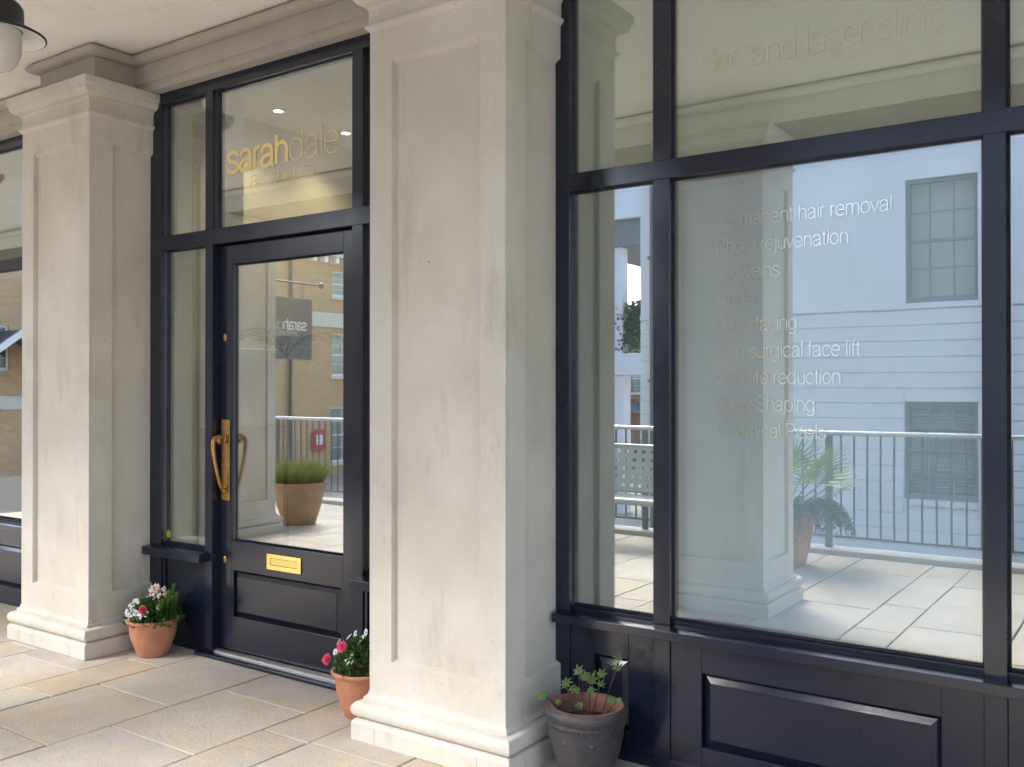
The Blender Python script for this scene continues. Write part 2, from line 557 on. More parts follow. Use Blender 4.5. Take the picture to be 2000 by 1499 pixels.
# kerb under the railing
kerb = struct(MB().box(-12, 2.5, -1.98, -1.722, -0.3, 0.045).build("kerb", 'kerb', bevel=0.008))

# ------------------------------------------------------------------ piers
def arcpts(c, r, a0, a1, n):
    return [(c[0] + r * math.cos(rad(a0 + (a1 - a0) * i / n)), c[1] + r * math.sin(rad(a0 + (a1 - a0) * i / n))) for i in range(n + 1)]

PLINTH = [(0.055, 0.0), (0.055, 0.070), (0.047, 0.084), (0.03, 0.089)]
BASE = [(0.03, 0.0875), (0.036, 0.090)] + [(0.022 + 0.034 * math.cos(rad(a)), 0.124 + 0.036 * math.sin(rad(a))) for a in range(-75, 80, 15)] + [(0.018, 0.161), (0.018, 0.172), (0.011, 0.178), (0.004, 0.186), (0.003, 0.196), (0.0, 0.1975)]
CAP = [(0.0, 2.925), (0.001, 2.932), (0.011, 2.941), (0.016, 2.945), (0.0165, 2.956), (0.006, 2.959), (0.004, 2.963), (0.004, 3.022), (0.009, 3.026), (0.012, 3.037)] + \
      [(0.012 + 0.043 * math.sin(rad(a)), 3.037 + 0.046 * (1 - math.cos(rad(a)))) for a in range(10, 91, 10)] + [(0.060, 3.085), (0.064, 3.090), (0.064, 3.128), (0.02, 3.134)]
def shaft_mesh(cx, cy, hx, hy, z0, z1, side_margin, front_margin, back=True):
    mb = MB()
    d = 0.024
    ch = 0.012
    pz0, pz1 = 0.33, 2.80
    def face(P, u, n, Wd, m0, m1):
        P = Vector(P); u = Vector(u); n = Vector(n)
        def pt(a, z, dep=0):
            q = P + u * a - n * dep
            return (q.x, q.y, z)
        a0, a1 = m0, Wd - m1
        mb.quad(pt(0, z0), pt(Wd, z0), pt(Wd, pz0), pt(0, pz0))
        mb.quad(pt(0, pz1), pt(Wd, pz1), pt(Wd, z1), pt(0, z1))
        mb.quad(pt(0, pz0), pt(a0, pz0), pt(a0, pz1), pt(0, pz1))
        mb.quad(pt(a1, pz0), pt(Wd, pz0), pt(Wd, pz1), pt(a1, pz1))
        b0, b1, c0, c1 = a0 + ch * 0.2, a1 - ch * 0.2, pz0 + ch, pz1 - ch * 1.5
        mb.quad(pt(a0, pz0), pt(b0, c0, d), pt(b0, c1, d), pt(a0, pz1))
        mb.quad(pt(a1, pz1), pt(b1, c1, d), pt(b1, c0, d), pt(a1, pz0))
        mb.quad(pt(a1, pz0), pt(b1, c0, d), pt(b0, c0, d), pt(a0, pz0))
        mb.quad(pt(a0, pz1), pt(b0, c1, d), pt(b1, c1, d), pt(a1, pz1))
        mb.quad(pt(b0, c0, d), pt(b1, c0, d), pt(b1, c1, d), pt(b0, c1, d))
    x0, x1, y0, y1 = cx - hx, cx + hx, cy - hy, cy + hy
    face((x0, y0, 0), (1, 0, 0), (0, -1, 0), 2 * hx, front_margin, front_margin)
    face((x1, y0, 0), (0, 1, 0), (1, 0, 0), 2 * hy, side_margin[0], side_margin[1])
    face((x0, y1, 0), (0, -1, 0), (-1, 0, 0), 2 * hy, side_margin[1], side_margin[0])
    face((x1, y1, 0), (-1, 0, 0), (0, 1, 0), 2 * hx, front_margin, front_margin)
    return mb

def torus_prof(z):
    r = 0.030
    return [(0.0, z - 2 * r + 0.002)] + [(0.012 + 0.048 * math.sin(rad(a)), z - r - r * math.cos(rad(a))) for a in range(0, 181, 15)] + [(0.0, z)]

def pier(cx, cy, hy, label, smargin, group, block=True):
    hx = 0.345
    t = thing("stone_pier", (cx, cy, 0), label, "pier", group)
    MB().ring(cx, cy, hx, hy, PLINTH).build("plinth", 'stone', t, bevel=0.003)
    auto_smooth(MB().ring(cx, cy, hx, hy, BASE).build("base_moulding", 'stone', t), 35)
    shaft_mesh(cx, cy, hx, hy, 0.197, 2.926, smargin, 0.12).build("shaft", 'stone', t)
    auto_smooth(MB().ring(cx, cy, hx, hy, CAP).build("capital", 'stone', t), 35)
    for jx in (-0.27, 0.25):
        MB().box(cx + jx, cx + jx + 0.003, cy - hy - 0.0556, cy - hy - 0.05, 0.0, 0.0695).build("mortar_joint", 'joint', t)
    for sgn in (-1, 1):
        xs_ = sorted((cx + sgn * (hx + 0.05), cx + sgn * (hx + 0.0556)))
        MB().box(xs_[0], xs_[1], cy - hy + 0.05, cy - hy + 0.0525, 0.0, 0.0695).build("mortar_joint", 'joint', t)
    b = 0.068
    if not block:
        return t
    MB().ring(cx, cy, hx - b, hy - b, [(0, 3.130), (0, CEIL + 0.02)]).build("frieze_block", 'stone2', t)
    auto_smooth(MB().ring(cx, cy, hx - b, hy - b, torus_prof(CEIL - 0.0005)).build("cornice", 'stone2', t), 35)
    return t

ilab = ["beige rendered pier attached to the shopfront at the far end of the arcade",
        "beige rendered pier beside the terracotta pot of white violas and red flower",
        "beige rendered pier between the glazed shop door and the frosted window",
        "beige rendered pier attached to the shopfront on the far side of the frosted window"]
for x, l in zip(INNER, ilab):
    # engaged pier: front 2.885, runs back into the wall
    pier(x, 2.885 + 0.40, 0.40, l, (0.137, 0.137), "piers attached to the shopfront")
olab = ["freestanding rendered arcade pier that carries the hanging grey sign",
        "freestanding rendered arcade pier beside the perforated metal bench",
        "freestanding rendered arcade pier in front of the potted fan palm",
        "freestanding rendered arcade pier past the end of the railing view"]
for x, l in zip(OUTER, olab):
    pier(x, 0.488, 0.293, l, (0.10, 0.10), "freestanding piers of the arcade", False)

# ------------------------------------------------------------------ lintels, ceiling, beam, upper storey
bays = [(INNER[i] + 0.277, INNER[i + 1] - 0.277) for i in range(3)]
blab = ["beige lintel and round cornice over the far shop window", "beige lintel and round cornice over the shop door", "beige lintel and round cornice over the frosted shop window"]
for (a, b), l in zip(bays, blab):
    t = thing("lintel", ((a + b) / 2, 3.22, 3.13), l, "lintel", "lintels over the shopfront bays")
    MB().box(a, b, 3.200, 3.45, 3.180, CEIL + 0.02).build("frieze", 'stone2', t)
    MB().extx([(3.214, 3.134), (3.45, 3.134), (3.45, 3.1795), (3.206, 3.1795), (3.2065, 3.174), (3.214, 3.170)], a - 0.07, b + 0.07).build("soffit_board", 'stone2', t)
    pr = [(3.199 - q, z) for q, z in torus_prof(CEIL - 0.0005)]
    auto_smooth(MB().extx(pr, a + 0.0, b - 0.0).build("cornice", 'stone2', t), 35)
struct(MB().box(-13, 3.2, 0.0, 3.6, CEIL, CEIL + 0.18).build("ceiling", 'ceil'))
tb = thing("arcade_beam", (-5, 0.49, 3.14), "long rendered beam resting on the freestanding arcade piers", "beam")
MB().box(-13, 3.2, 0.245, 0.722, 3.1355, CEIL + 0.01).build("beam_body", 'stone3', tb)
MB().box(-13, 3.2, 0.7225, 0.731, 3.142, CEIL + 0.01).build("lightened_face", 'ceil', tb)  # added thin strip, gives the beam's inner face its lighter tone by colour
pr = [(0.732 + q, z) for q, z in torus_prof(CEIL - 0.0005)]
auto_smooth(MB().extx(pr, -13, 3.2).build("cornice", 'ceil', tb), 35)
us = thing("upper_storey", (-5, 3, 3.53), "rendered upper storey standing over the arcade", "building")
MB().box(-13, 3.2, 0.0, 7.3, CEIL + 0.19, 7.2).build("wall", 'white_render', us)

# ------------------------------------------------------------------ shop interior
struct(MB().box(-8.2, 0.6, 3.46, 7.2, -0.05, 0.02).build("interior_floor", 'inner_floor'))
struct(MB().box(-8.2, 0.6, 3.47, 7.2, 3.2, 3.34).build("interior_ceiling", 'inner_white'))
struct(MB().box(-8.2, 0.6, 6.6, 6.8, 0.02, 3.2).build("interior_wall_back", 'inner_wall'))
struct(MB().box(-5.05, -4.90, 3.47, 6.6, 0.02, 3.2).build("interior_wall_partition", 'inner_wall'))
struct(MB().box(-2.45, -2.31, 3.47, 6.6, 0.02, 3.2).build("interior_wall_middle", 'inner_wall'))
struct(MB().box(-8.15, -8.0, 3.47, 6.6, 0.02, 3.2).build("interior_wall_far", 'inner_wall'))
struct(MB().box(0.45, 0.6, 3.47, 6.6, 0.02, 3.2).build("interior_wall_near", 'inner_wall'))
cab = thing("wall_cabinet", (-4.82, 3.9, 1.21), "white box cabinet hung on the khaki wall behind the door sidelight", "cabinet")
MB().box(-4.899, -4.76, 3.60, 4.19, 1.21, 1.705).build("case", 'white_paint', cab, bevel=0.004)
MB().box(-4.7595, -4.745, 3.605, 4.185, 1.215, 1.70).build("front_panel", 'white_paint', cab, bevel=0.003)
for (x, y), l in (((-4.57, 4.01), "round lit downlight in the shop ceiling nearer the door transom"), ((-4.59, 4.62), "round lit downlight in the shop ceiling deeper inside the shop")):
    dl = thing("downlight", (x, y, 3.185), l, "downlight", "downlights in the shop ceiling")
    MB().lathe(x, y, 3.185, [(0.028, 0.0), (0.042, -0.003), (0.046, 0.004), (0.046, 0.016)], 24).build("trim_ring", 'white_paint', dl, True)
    MB().lathe(x, y, 3.188, [(0.029, 0.001), (0.0005, 0.001)], 24).build("lens", 'downlight', dl)
    ld = bpy.data.lights.new("downlight_lamp", 'SPOT')
    ld.energy = 8; ld.color = (1, 0.9, 0.75); ld.spot_size = rad(120); ld.spot_blend = 0.8; ld.shadow_soft_size = 0.04
    lo = bpy.data.objects.new("downlight_lamp", ld)
    COL.objects.link(lo)
    place(lo, (x, y, 3.17), dl)

# ------------------------------------------------------------------ joinery
def fielded(mb_frame, x0, x1, z0, z1, y, ox0, ox1, oz0, oz1, dep=0.02):
    """surround board with an opening"""
    mb_frame.box(x0, ox0, y, y + 0.04, z0, z1)
    mb_frame.box(ox1, x1, y, y + 0.04, z0, z1)
    mb_frame.box(ox0, ox1, y, y + 0.04, oz1, z1)
    mb_frame.box(ox0, ox1, y, y + 0.04, z0, oz0)

def raised_panel(ox0, ox1, oz0, oz1, y, bev=0.034, dep=0.024, proud=0.002):
    mb = MB()
    e = 0.001
    o = [(ox0 + e, oz0 + e), (ox1 - e, oz0 + e), (ox1 - e, oz1 - e), (ox0 + e, oz1 - e)]
    b2 = bev
    i1 = [(ox0 + b2, oz0 + b2), (ox1 - b2, oz0 + b2), (ox1 - b2, oz1 - b2), (ox0 + b2, oz1 - b2)]
    vs = [(x, y + dep, z) for x, z in o] + [(x, y + 0.005, z) for x, z in i1] + [(x, y - proud + 0.003, z) for x, z in i1]
    fs = []
    for r in range(2):
        for q in range(4):
            a = r * 4 + q; b = r * 4 + (q + 1) % 4
            fs.append((a, b, b + 4, a + 4))
    fs.append((8, 9, 10, 11))
    return mb.add(vs, fs)

def bead(x0, x1, z0, z1, y0, y1, w=0.008):
    mb = MB()
    # mitred sloping bead around a pane
    o = [(x0, z0), (x1, z0), (x1, z1), (x0, z1)]
    i = [(x0 + w, z0 + w), (x1 - w, z0 + w), (x1 - w, z1 - w), (x0 + w, z1 - w)]
    vs = [(x, y0, z) for x, z in o] + [(x, y1, z) for x, z in i] + [(x, y1 + 0.02, z) for x, z in i]
    fs = []
    for r in range(2):
        for q in range(4):
            a = r * 4 + q; b = r * 4 + (q + 1) % 4
            fs.append((a, b, b + 4, a + 4))
    return mb.add(vs, fs)

def pane(par, x0, x1, z0, z1, y=GY, label=None, mtl='glass'):
    bead(x0, x1, z0, z1, y - 0.014, y - 0.002).build("glazing_bead", 'joinery', par)
    o = MB().box(x0 - 0.005, x1 + 0.005, y, y + 0.006, z0 - 0.005, z1 + 0.005).build("glass_pane", mtl, par)
    if label:
        o["label"] = label
    return o

def inner_lining(par, x0, x1, z0, z1, w=0.03):
    mb = MB()
    y0, y1 = 3.362, 3.46
    mb.box(x0 - 0.06, x0 + w, y0, y1, z0 - 0.06, z1 + 0.06)
    mb.box(x1 - w, x1 + 0.06, y0, y1, z0 - 0.06, z1 + 0.06)
    mb.box(x0 + w, x1 - w, y0, y1, z1 - w * 0.6, z1 + 0.06)
    mb.box(x0 + w, x1 - w, y0, y1, z0 - 0.06, z0 + w * 0.5)
    mb.build("inner_lining", 'inner_white', par)

BEV = 0.0022
JY = 3.36
def window_bay(dx, label, text):
    t = thing("window_shopfront", (-1.0 + dx, FY, 0), label, "shopfront", "window bays of the shopfront")
    X = lambda v: v + dx
    JL, JR = (-2.062, -1.993), (-0.012, 0.058)
    ML, MR = (-1.6196, -1.5504), (-0.476, -0.410)
    zt0, zt1, zh, zb = 2.249, 2.321, 3.070, 0.572
    MB().box(X(JL[0]), X(JL[1]), FY, JY, 0, 3.17).build("jamb", 'joinery', t, bevel=BEV)
    MB().box(X(JR[0]), X(JR[1]), FY, JY, 0, 3.17).build("jamb", 'joinery', t, bevel=BEV)
    for a, b in (ML, MR):
        MB().box(X(a), X(b), FY + 0.001, JY, 0.0, zt0).build("mullion", 'joinery', t, bevel=BEV)
        MB().box(X(a), X(b), FY + 0.001, JY, zt1, zh).build("mullion", 'joinery', t, bevel=BEV)
    MB().box(X(JL[1]), X(JR[0]), FY + 0.002, JY, zh, 3.17).build("head", 'joinery', t, bevel=BEV)
    MB().box(X(JL[1]), X(JR[0]), FY, JY, zt0, zt1).build("transom", 'joinery', t, bevel=BEV)
    MB().extx([(3.298, 0.545), (3.36, 0.545), (3.36, zb), (3.302, zb), (3.298, 0.566)], X(JL[1]), X(JR[0])).build("bottom_rail", 'joinery', t, bevel=BEV)
    MB().extx([(3.222, 0.507), (3.30, 0.507), (3.30, 0.552), (3.236, 0.5445), (3.222, 0.5425)], X(-2.045), X(0.042)).build("window_sill", 'joinery', t, bevel=BEV)
    cells = [(JL[1], ML[0]), (ML[1], MR[0]), (MR[1], JR[0])]
    names = []
    for k, (a, b) in enumerate(cells):
        lo = pane(t, X(a), X(b), zb, zt0, mtl='milky_glass' if k == 1 and text else 'glass', label="large pane of milky frosted glass below the transom" if k == 1 and text else None)
        up = pane(t, X(a), X(b), zt1, zh)
        inner_lining(t, X(a), X(b), zb, zt0)
        inner_lining(t, X(a), X(b), zt1, zh)
        if not text:
            names.append((lo, up))
            continue
        MB().box(X(a) + 0.012, X(b) - 0.012, GY + 0.024, GY + 0.026, zb + 0.01, zt0 - 0.012).build("frosted_film", 'film' if k == 1 else 'film_side', lo)
        MB().box(X(a) + 0.012, X(b) - 0.012, GY + 0.024, GY + 0.026, zt1 + 0.01, zh - 0.012).build("frosted_film", 'film_cream', up)
        names.append((lo, up))
    # stall riser
    fy = FY + 0.009
    for k, (a, b) in enumerate(cells):
        if k == 1:
            o0, o1 = a + 0.125, b - 0.125
        else:
            o0, o1 = a + 0.11, b - 0.11
        fr = MB()
        fielded(fr, X(a), X(b), 0.0, 0.507, fy, X(o0), X(o1), 0.118, 0.392)
        fr.build("riser_frame", 'joinery', t, bevel=BEV)
        raised_panel(X(o0), X(o1), 0.118, 0.392, fy).build("riser_panel", 'joinery', t)
        MB().extx([(FY - 0.001, 0.0), (fy, 0.0), (fy, 0.044), (FY + 0.002, 0.036)], X(a), X(b)).build("skirting", 'joinery', t)
    return t, names

wb, wpanes = window_bay(0.0, "navy shopfront window with three lights, big frosted pane and cream treatment list", True)
wb0, wpanes0 = window_bay(-5.514, "navy shopfront window with three lights past the viola pot pier", False)

# entrance bay
en = thing("entrance_shopfront", (-3.76, FY, 0), "navy entrance shopfront with glazed door, brass handle and gold lettered fanlight", "shopfront")
zt0, zt1, zh, zb = 2.232, 2.316, 3.070, 0.575
JL, JR = (-4.818, -4.712), (-2.805, -2.698)
P1, P2 = (-4.320, -4.258), (-3.212, -3.141)
MB().box(*JL, FY, JY, 0, 3.17).build("jamb", 'joinery', en, bevel=BEV)
MB().box(*JR, FY, JY, 0, 3.17).build("jamb", 'joinery', en, bevel=BEV)
for a, b in (P1, P2):
    MB().box(a, b, FY + 0.001, 3.39, 0.021, zt0).build("door_post", 'joinery', en, bevel=BEV)
    MB().box(a, b, FY + 0.001, JY, zt1, zh).build("mullion", 'joinery', en, bevel=BEV)
MB().box(JL[1], JR[0], FY + 0.002, JY, zh, 3.17).build("head", 'joinery', en, bevel=BEV)
MB().box(JL[1], JR[0], FY, 3.39, zt0, zt1).build("transom", 'joinery', en, bevel=BEV)
MB().box(-4.36, -3.09, 3.236, 3.42, 0.0015, 0.0205).build("threshold", 'joinery', en, bevel=0.004)
st = [(3.286, 0.021), (3.288, 0.029), (3.298, 0.036), (3.312, 0.038), (3.323, 0.036), (3.324, 0.021)]
MB().extx(st, -4.257, -3.213).build("weather_strip", 'steel', en)
fan = pane(en, P1[1], P2[0], zt1, zh, label="fanlight pane with gold lettering over the door")
inner_lining(en, P1[1], P2[0], zt1, zh)
for a, b in ((JL[1], P1[0]), (P2[1], JR[0])):
    lo = pane(en, a, b, zb, zt0)
    pane(en, a, b, zt1, zh)
    inner_lining(en, a, b, zb, zt0)
    inner_lining(en, a, b, zt1, zh)
    MB().box(a, b, 3.300, JY, 0.512, zb).build("bottom_rail", 'joinery', en, bevel=BEV)
    MB().box(a, b, FY + 0.022, JY, 0.0, 0.511).build("riser_panel", 'joinery', en)
    MB().box(a, a + 0.022, FY + 0.010, FY + 0.021, 0.0, 0.505).build("riser_bead", 'joinery', en, bevel=BEV)
    s0, s1 = (-4.803, -4.288) if a < -4 else (-3.172, -2.712)
    MB().extx([(3.214, 0.507), (3.2985, 0.507), (3.2985, 0.562), (3.228, 0.554), (3.214, 0.551)], s0, s1).build("window_sill", 'joinery', en, bevel=BEV)
    if a < -4:
        stk = MB().lathe(0, 0, 0, [(0.0175, 0.0), (0.0005, 0.0004)], 28)
        stk.v = [(-4.688 + x, GY - 0.0012 - z, 0.620 + y * 1.15) for x, y, z in stk.v]
        so = stk.build("round_sticker", 'yellow', lo)
        MB().box(-4.6915, -4.6845, GY - 0.0024, GY - 0.0018, 0.624, 0.631).build("sticker_mark", 'ink', lo)
        MB().box(-4.6955, -4.6905, GY - 0.0024, GY - 0.0018, 0.610, 0.621).build("sticker_mark", 'ink', lo)
        MB().box(-4.6865, -4.6815, GY - 0.0024, GY - 0.0018, 0.610, 0.621).build("sticker_mark", 'ink', lo)

# the door leaf
MB().box(P1[1], P2[0], 3.3725, 3.389, 2.195, zt0 - 0.0005).build("door_stop", 'joinery', en)
DX0, DX1, DY = P1[1] + 0.003, P2[0] - 0.003, 3.325
GD = DY + 0.022
gx0, gx1, gz0, gz1 = -4.158, -3.319, 0.628, 2.124
px0, px1, pz0, pz1 = -4.140, -3.332, 0.222, 0.470
leaf = MB()
leaf.box(DX0, gx0, DY, DY + 0.045, 0.042, 2.226)
leaf.box(gx1, DX1, DY, DY + 0.045, 0.042, 2.226)
leaf.box(gx0, gx1, DY + 0.0005, DY + 0.045, gz1, 2.226)
leaf.box(gx0, gx1, DY + 0.0005, DY + 0.045, pz1, gz0)
leaf.box(gx0, gx1, DY + 0.0005, DY + 0.045, 0.042, pz0)
leaf.box(gx0, px0, DY + 0.0005, DY + 0.045, pz0, pz1)
leaf.box(px1, gx1, DY + 0.0005, DY + 0.045, pz0, pz1)
door = leaf.build("door", 'joinery', en, bevel=BEV)
bead(gx0, gx1, gz0, gz1, DY + 0.008, GD - 0.001, 0.010).build("glazing_bead", 'joinery', door)
dp = MB().box(gx0 - 0.004, gx1 + 0.004, GD, GD + 0.006, gz0 - 0.004, gz1 + 0.004).build("glass_pane", 'glass', door)
raised_panel(px0, px1, pz0, pz1, DY, bev=0.032).build("door_panel", 'joinery', door)
# pull handle
hx = -4.203
hp = MB()
pl = [(hx + 0.034 * c * 1.0, s) for c, s in ((-1, 0.848), (1, 0.848), (1, 1.272), (-1, 1.272))]
hp.box(hx - 0.036, hx + 0.036, DY - 0.006, DY - 0.0003, 0.842, 1.282)
ho = hp.build("handle_plate", 'brass', door, bevel=0.003)
gp = MB()
gp.tube([(hx, DY - 0.006, 1.178), (hx, DY - 0.030, 1.182), (hx, DY - 0.052, 1.192), (hx, DY - 0.074, 1.186), (hx, DY - 0.086, 1.160), (hx, DY - 0.085, 1.120), (hx, DY - 0.074, 1.060), (hx, DY - 0.056, 0.985), (hx, DY - 0.040, 0.930), (hx, DY - 0.028, 0.905), (hx, DY - 0.006, 0.902)],
        [0.014, 0.012, 0.011, 0.011, 0.011, 0.011, 0.0095, 0.0085, 0.008, 0.009, 0.011], 12)
gp.box(hx - 0.016, hx + 0.016, DY - 0.018, DY - 0.0055, 1.155, 1.20)
gp.tube([(hx, DY - 0.052, 1.192), (hx, DY - 0.048, 1.165), (hx, DY - 0.042, 1.150)], [0.010, 0.012, 0.008], 10)
gp.tube([(hx, DY - 0.006, 0.892), (hx, DY - 0.02, 0.89)], [0.017, 0.012], 12)
gp.build("handle_grip", 'brass', door, True)
for zz in (0.855, 1.03, 1.268):
    for xx in (-0.024, 0.024):
        sc = MB().lathe(0, 0, 0, [(0.0045, 0.0), (0.003, 0.0016), (0.0003, 0.002)], 10)
        sc.v = [(hx + xx + x, DY - 0.0058 - z, zz + y) for x, y, z in sc.v]
        sc.build("handle_screw", 'brass2', door)
lp = MB()
lx0, lx1 = -3.868, -3.612
fielded(lp, lx0, lx1, 0.507, 0.588, DY - 0.006, lx0 + 0.026, lx1 - 0.026, 0.530, 0.567)
lp.v = [(x, min(y, DY - 0.0002), z) for x, y, z in lp.v]
lpo = lp.build("letter_plate", 'brass2', door, bevel=0.0012)
MB().extx([(DY - 0.0022, 0.5325), (DY - 0.0006, 0.5325), (DY - 0.0006, 0.5655), (DY - 0.0052, 0.5655)], lx0 + 0.0275, lx1 - 0.0275).build("letter_flap", 'brass2', door)
for xx, zz in ((-4.214, 1.727), (-4.213, 0.520)):
    e = MB().lathe(0, 0, 0, [(0.0001, 0.004), (0.006, 0.0045), (0.012, 0.003), (0.0135, 0.0)], 20)
    e.v = [(xx + x, DY - 0.0002 - z, zz + y * 1.55) for x, y, z in e.v]
    eo = e.build("escutcheon", 'brass', door, True)
    MB().box(xx - 0.0025, xx + 0.0025, DY - 0.0055, DY - 0.004, zz - 0.010, zz + 0.008).build("keyhole", 'ink', door)

# ------------------------------------------------------------------ lettering: a single-stroke alphabet
def arc(cx, cy, rx, ry, a0, a1, n=None):
    n = n or max(4, int(abs(a1 - a0) / 12))
    return [(cx + rx * math.cos(rad(a0 + (a1 - a0) * i / n)), cy + ry * math.sin(rad(a0 + (a1 - a0) * i / n))) for i in range(n + 1)]

def cr(pts, n=6):
    out = []
    P = [pts[0]] + list(pts) + [pts[-1]]
    for i in range(1, len(P) - 2):
        p0, p1, p2, p3 = P[i - 1:i + 3]
        for k in range(n):
            t = k / n
            out.append(tuple(0.5 * (2 * p1[j] + (p2[j] - p0[j]) * t + (2 * p0[j] - 5 * p1[j] + 4 * p2[j] - p3[j]) * t * t + (3 * p1[j] - p0[j] - 3 * p2[j] + p3[j]) * t ** 3) for j in (0, 1)))
    out.append(tuple(pts[-1]))
    return out

XH, AS = 0.53, 0.74
arch = lambda x0, r: arc(x0 + r, 0.335, r, 0.195, 180, 0) + [(x0 + 2 * r, 0)]
spts = [(.40, .40), (.36, .49), (.225, .53), (.09, .485), (.06, .39), (.12, .31), (.24, .27), (.36, .225), (.415, .135), (.36, .035), (.22, 0), (.08, .045), (.04, .14)]
GL = {
 'o': (.50, [arc(.25, .265, .21, .265, 0, 360)]),
 'c': (.47, [arc(.25, .265, .21, .265, 42, 318)]),
 'e': (.50, [[(.042, .285), (.458, .285)] + arc(.25, .265, .21, .265, 5, 322)]),
 'd': (.53, [arc(.245, .265, .205, .265, 0, 360), [(.45, 0), (.45, AS)]]),
 'b': (.53, [arc(.275, .265, .205, .265, 0, 360), [(.07, 0), (.07, AS)]]),
 'p': (.53, [arc(.275, .265, .205, .265, 0, 360), [(.07, -.2), (.07, XH)]]),
 'g': (.53, [arc(.245, .265, .205, .265, 0, 360), [(.45, XH), (.45, -.05)] + arc(.255, -.05, .195, .155, 0, -155)]),
 'h': (.49, [[(.07, 0), (.07, AS)], arch(.07, .175)]),
 'n': (.49, [[(.07, 0), (.07, XH)], arch(.07, .175)]),
 'm': (.75, [[(.07, 0), (.07, XH)], arch(.07, .152), arch(.374, .152)]),
 'r': (.28, [[(.07, 0), (.07, XH)], arc(.225, .36, .155, .165, 180, 78)]),
 'u': (.49, [[(.07, XH)] + arc(.245, .195, .175, .195, 180, 360), [(.42, 0), (.42, XH)]]),
 'i': (.15, [[(.075, 0), (.075, XH)], [(.075, .665), (.075, .74)]]),
 'l': (.15, [[(.075, 0), (.075, AS)]]),
 'j': (.16, [[(.085, XH), (.085, -.11)] + arc(.005, -.11, .08, .09, 0, -100), [(.085, .665), (.085, .74)]]),
 't': (.25, [[(.11, .69), (.11, .09)] + arc(.19, .09, .08, .085, 180, 280), [(.01, XH), (.215, XH)]]),
 'f': (.23, [[(.10, 0), (.10, .63)] + arc(.19, .63, .09, .11, 180, 80), [(.01, XH), (.205, XH)]]),
 's': (.455, [cr(spts)]),
 'a': (.49, [cr([(.055, .37), (.09, .485), (.22, .53), (.35, .495), (.40, .39), (.40, .25), (.40, .09), (.415, .02), (.47, .01)]),
             cr([(.40, .31), (.31, .285), (.14, .255), (.045, .15), (.085, .03), (.20, 0), (.33, .055), (.40, .19)])]),
 'v': (.42, [[(.01, XH), (.21, 0), (.41, XH)]]),
 'y': (.42, [[(.01, XH), (.21, 0)], [(.41, XH), (.19, -.1), (.13, -.19), (.03, -.2)]]),
 'k': (.42, [[(.07, 0), (.07, AS)], [(.07, .19), (.38, XH)], [(.175, .30), (.41, 0)]]),
 'P': (.56, [[(.07, 0), (.07, AS), (.30, AS)] + arc(.30, .55, .2, .19, 90, -90) + [(.07, .36)]]),
 'L': (.47, [[(.07, AS), (.07, 0), (.45, 0)]]),
 'A': (.60, [[(.01, 0), (.30, AS), (.59, 0)], [(.105, .24), (.495, .24)]]),
 'R': (.60, [[(.07, 0), (.07, AS), (.32, AS)] + arc(.32, .56, .2, .18, 90, -90) + [(.07, .38)], [(.34, .38), (.48, .28), (.52, 0)]]),
 'N': (.62, [[(.07, 0), (.07, AS), (.54, 0), (.54, AS)]]),
 'C': (.68, [arc(.36, .37, .31, .37, 40, 320)]),
 'B': (.58, [[(.07, 0), (.07, AS), (.30, AS)] + arc(.30, .57, .17, .17, 90, -90) + [(.07, .40)], [(.30, .40)] + arc(.31, .20, .21, .20, 90, -90) + [(.07, 0)]]),
 'S': (.57, [cr([(x * 1.26, y * 1.39) for x, y in spts])]),
 ' ': (.24, []), '-': (.3, [[(.05, .27), (.25, .27)]]),
}
def ribbon(pts, w):
    pts = [p for i, p in enumerate(pts) if i == 0 or (abs(p[0] - pts[i - 1][0]) + abs(p[1] - pts[i - 1][1])) > 1e-6]
    n = len(pts)
    closed = abs(pts[0][0] - pts[-1][0]) + abs(pts[0][1] - pts[-1][1]) < 1e-6
    L = []; Rr = []
    for i in range(n):
        if closed:
            a = pts[i - 1] if i > 0 else pts[n - 2]
            b = pts[i + 1] if i < n - 1 else pts[1]
        else:
            a = pts[max(i - 1, 0)]; b = pts[min(i + 1, n - 1)]
        def nrm(p, q):
            dx, dy = q[0] - p[0], q[1] - p[1]
            l = math.hypot(dx, dy) or 1
            return (-dy / l, dx / l)
        n1 = nrm(a, pts[i]) if (a != pts[i]) else nrm(pts[i], b)
        n2 = nrm(pts[i], b) if (b != pts[i]) else n1
        mx, my = n1[0] + n2[0], n1[1] + n2[1]
        ml = math.hypot(mx, my) or 1
        mx /= ml; my /= ml
        k = min(2.2, 1 / max(0.3, mx * n1[0] + my * n1[1]))
        L.append((pts[i][0] + mx * w / 2 * k, pts[i][1] + my * w / 2 * k))
        Rr.append((pts[i][0] - mx * w / 2 * k, pts[i][1] - my * w / 2 * k))
    return L, Rr

def text_width(s):
    return sum(GL[c][0] for c in s)

def lettering(mb, s, size, sw, tf, x=0.0, adv=1.0):
    """tf maps (u, v) in metres to a 3-d point; returns the end of the line"""
    lay = 0
    for ch in s:
        a, strokes = GL[ch]
        for st_ in strokes:
            lay = (lay + 1) % 4
            L, Rr = ribbon([(x + px * size * adv, py * size) for px, py in st_], sw)
            n = len(L)
            vs = [tf(p[0], p[1], lay * 0.00012) for p in L + Rr]
            mb.add(vs, [(i, i + n, i + n + 1, i + 1) for i in range(n - 1)])
        x += a * size * adv
    return x

def on_glass(x0, z0, y):
    return lambda u, v, e=0.0: (x0 + u, y - e, z0 + v)

def fit_line(par, name, s, x0, x1, z, size, sw, y, m):
    adv = (x1 - x0) / (text_width(s) * size)
    mb = MB()
    lettering(mb, s, size, sw, on_glass(x0, z, y), 0.0, adv)
    return mb.build(name, m, par)

ty = GY - 0.0016
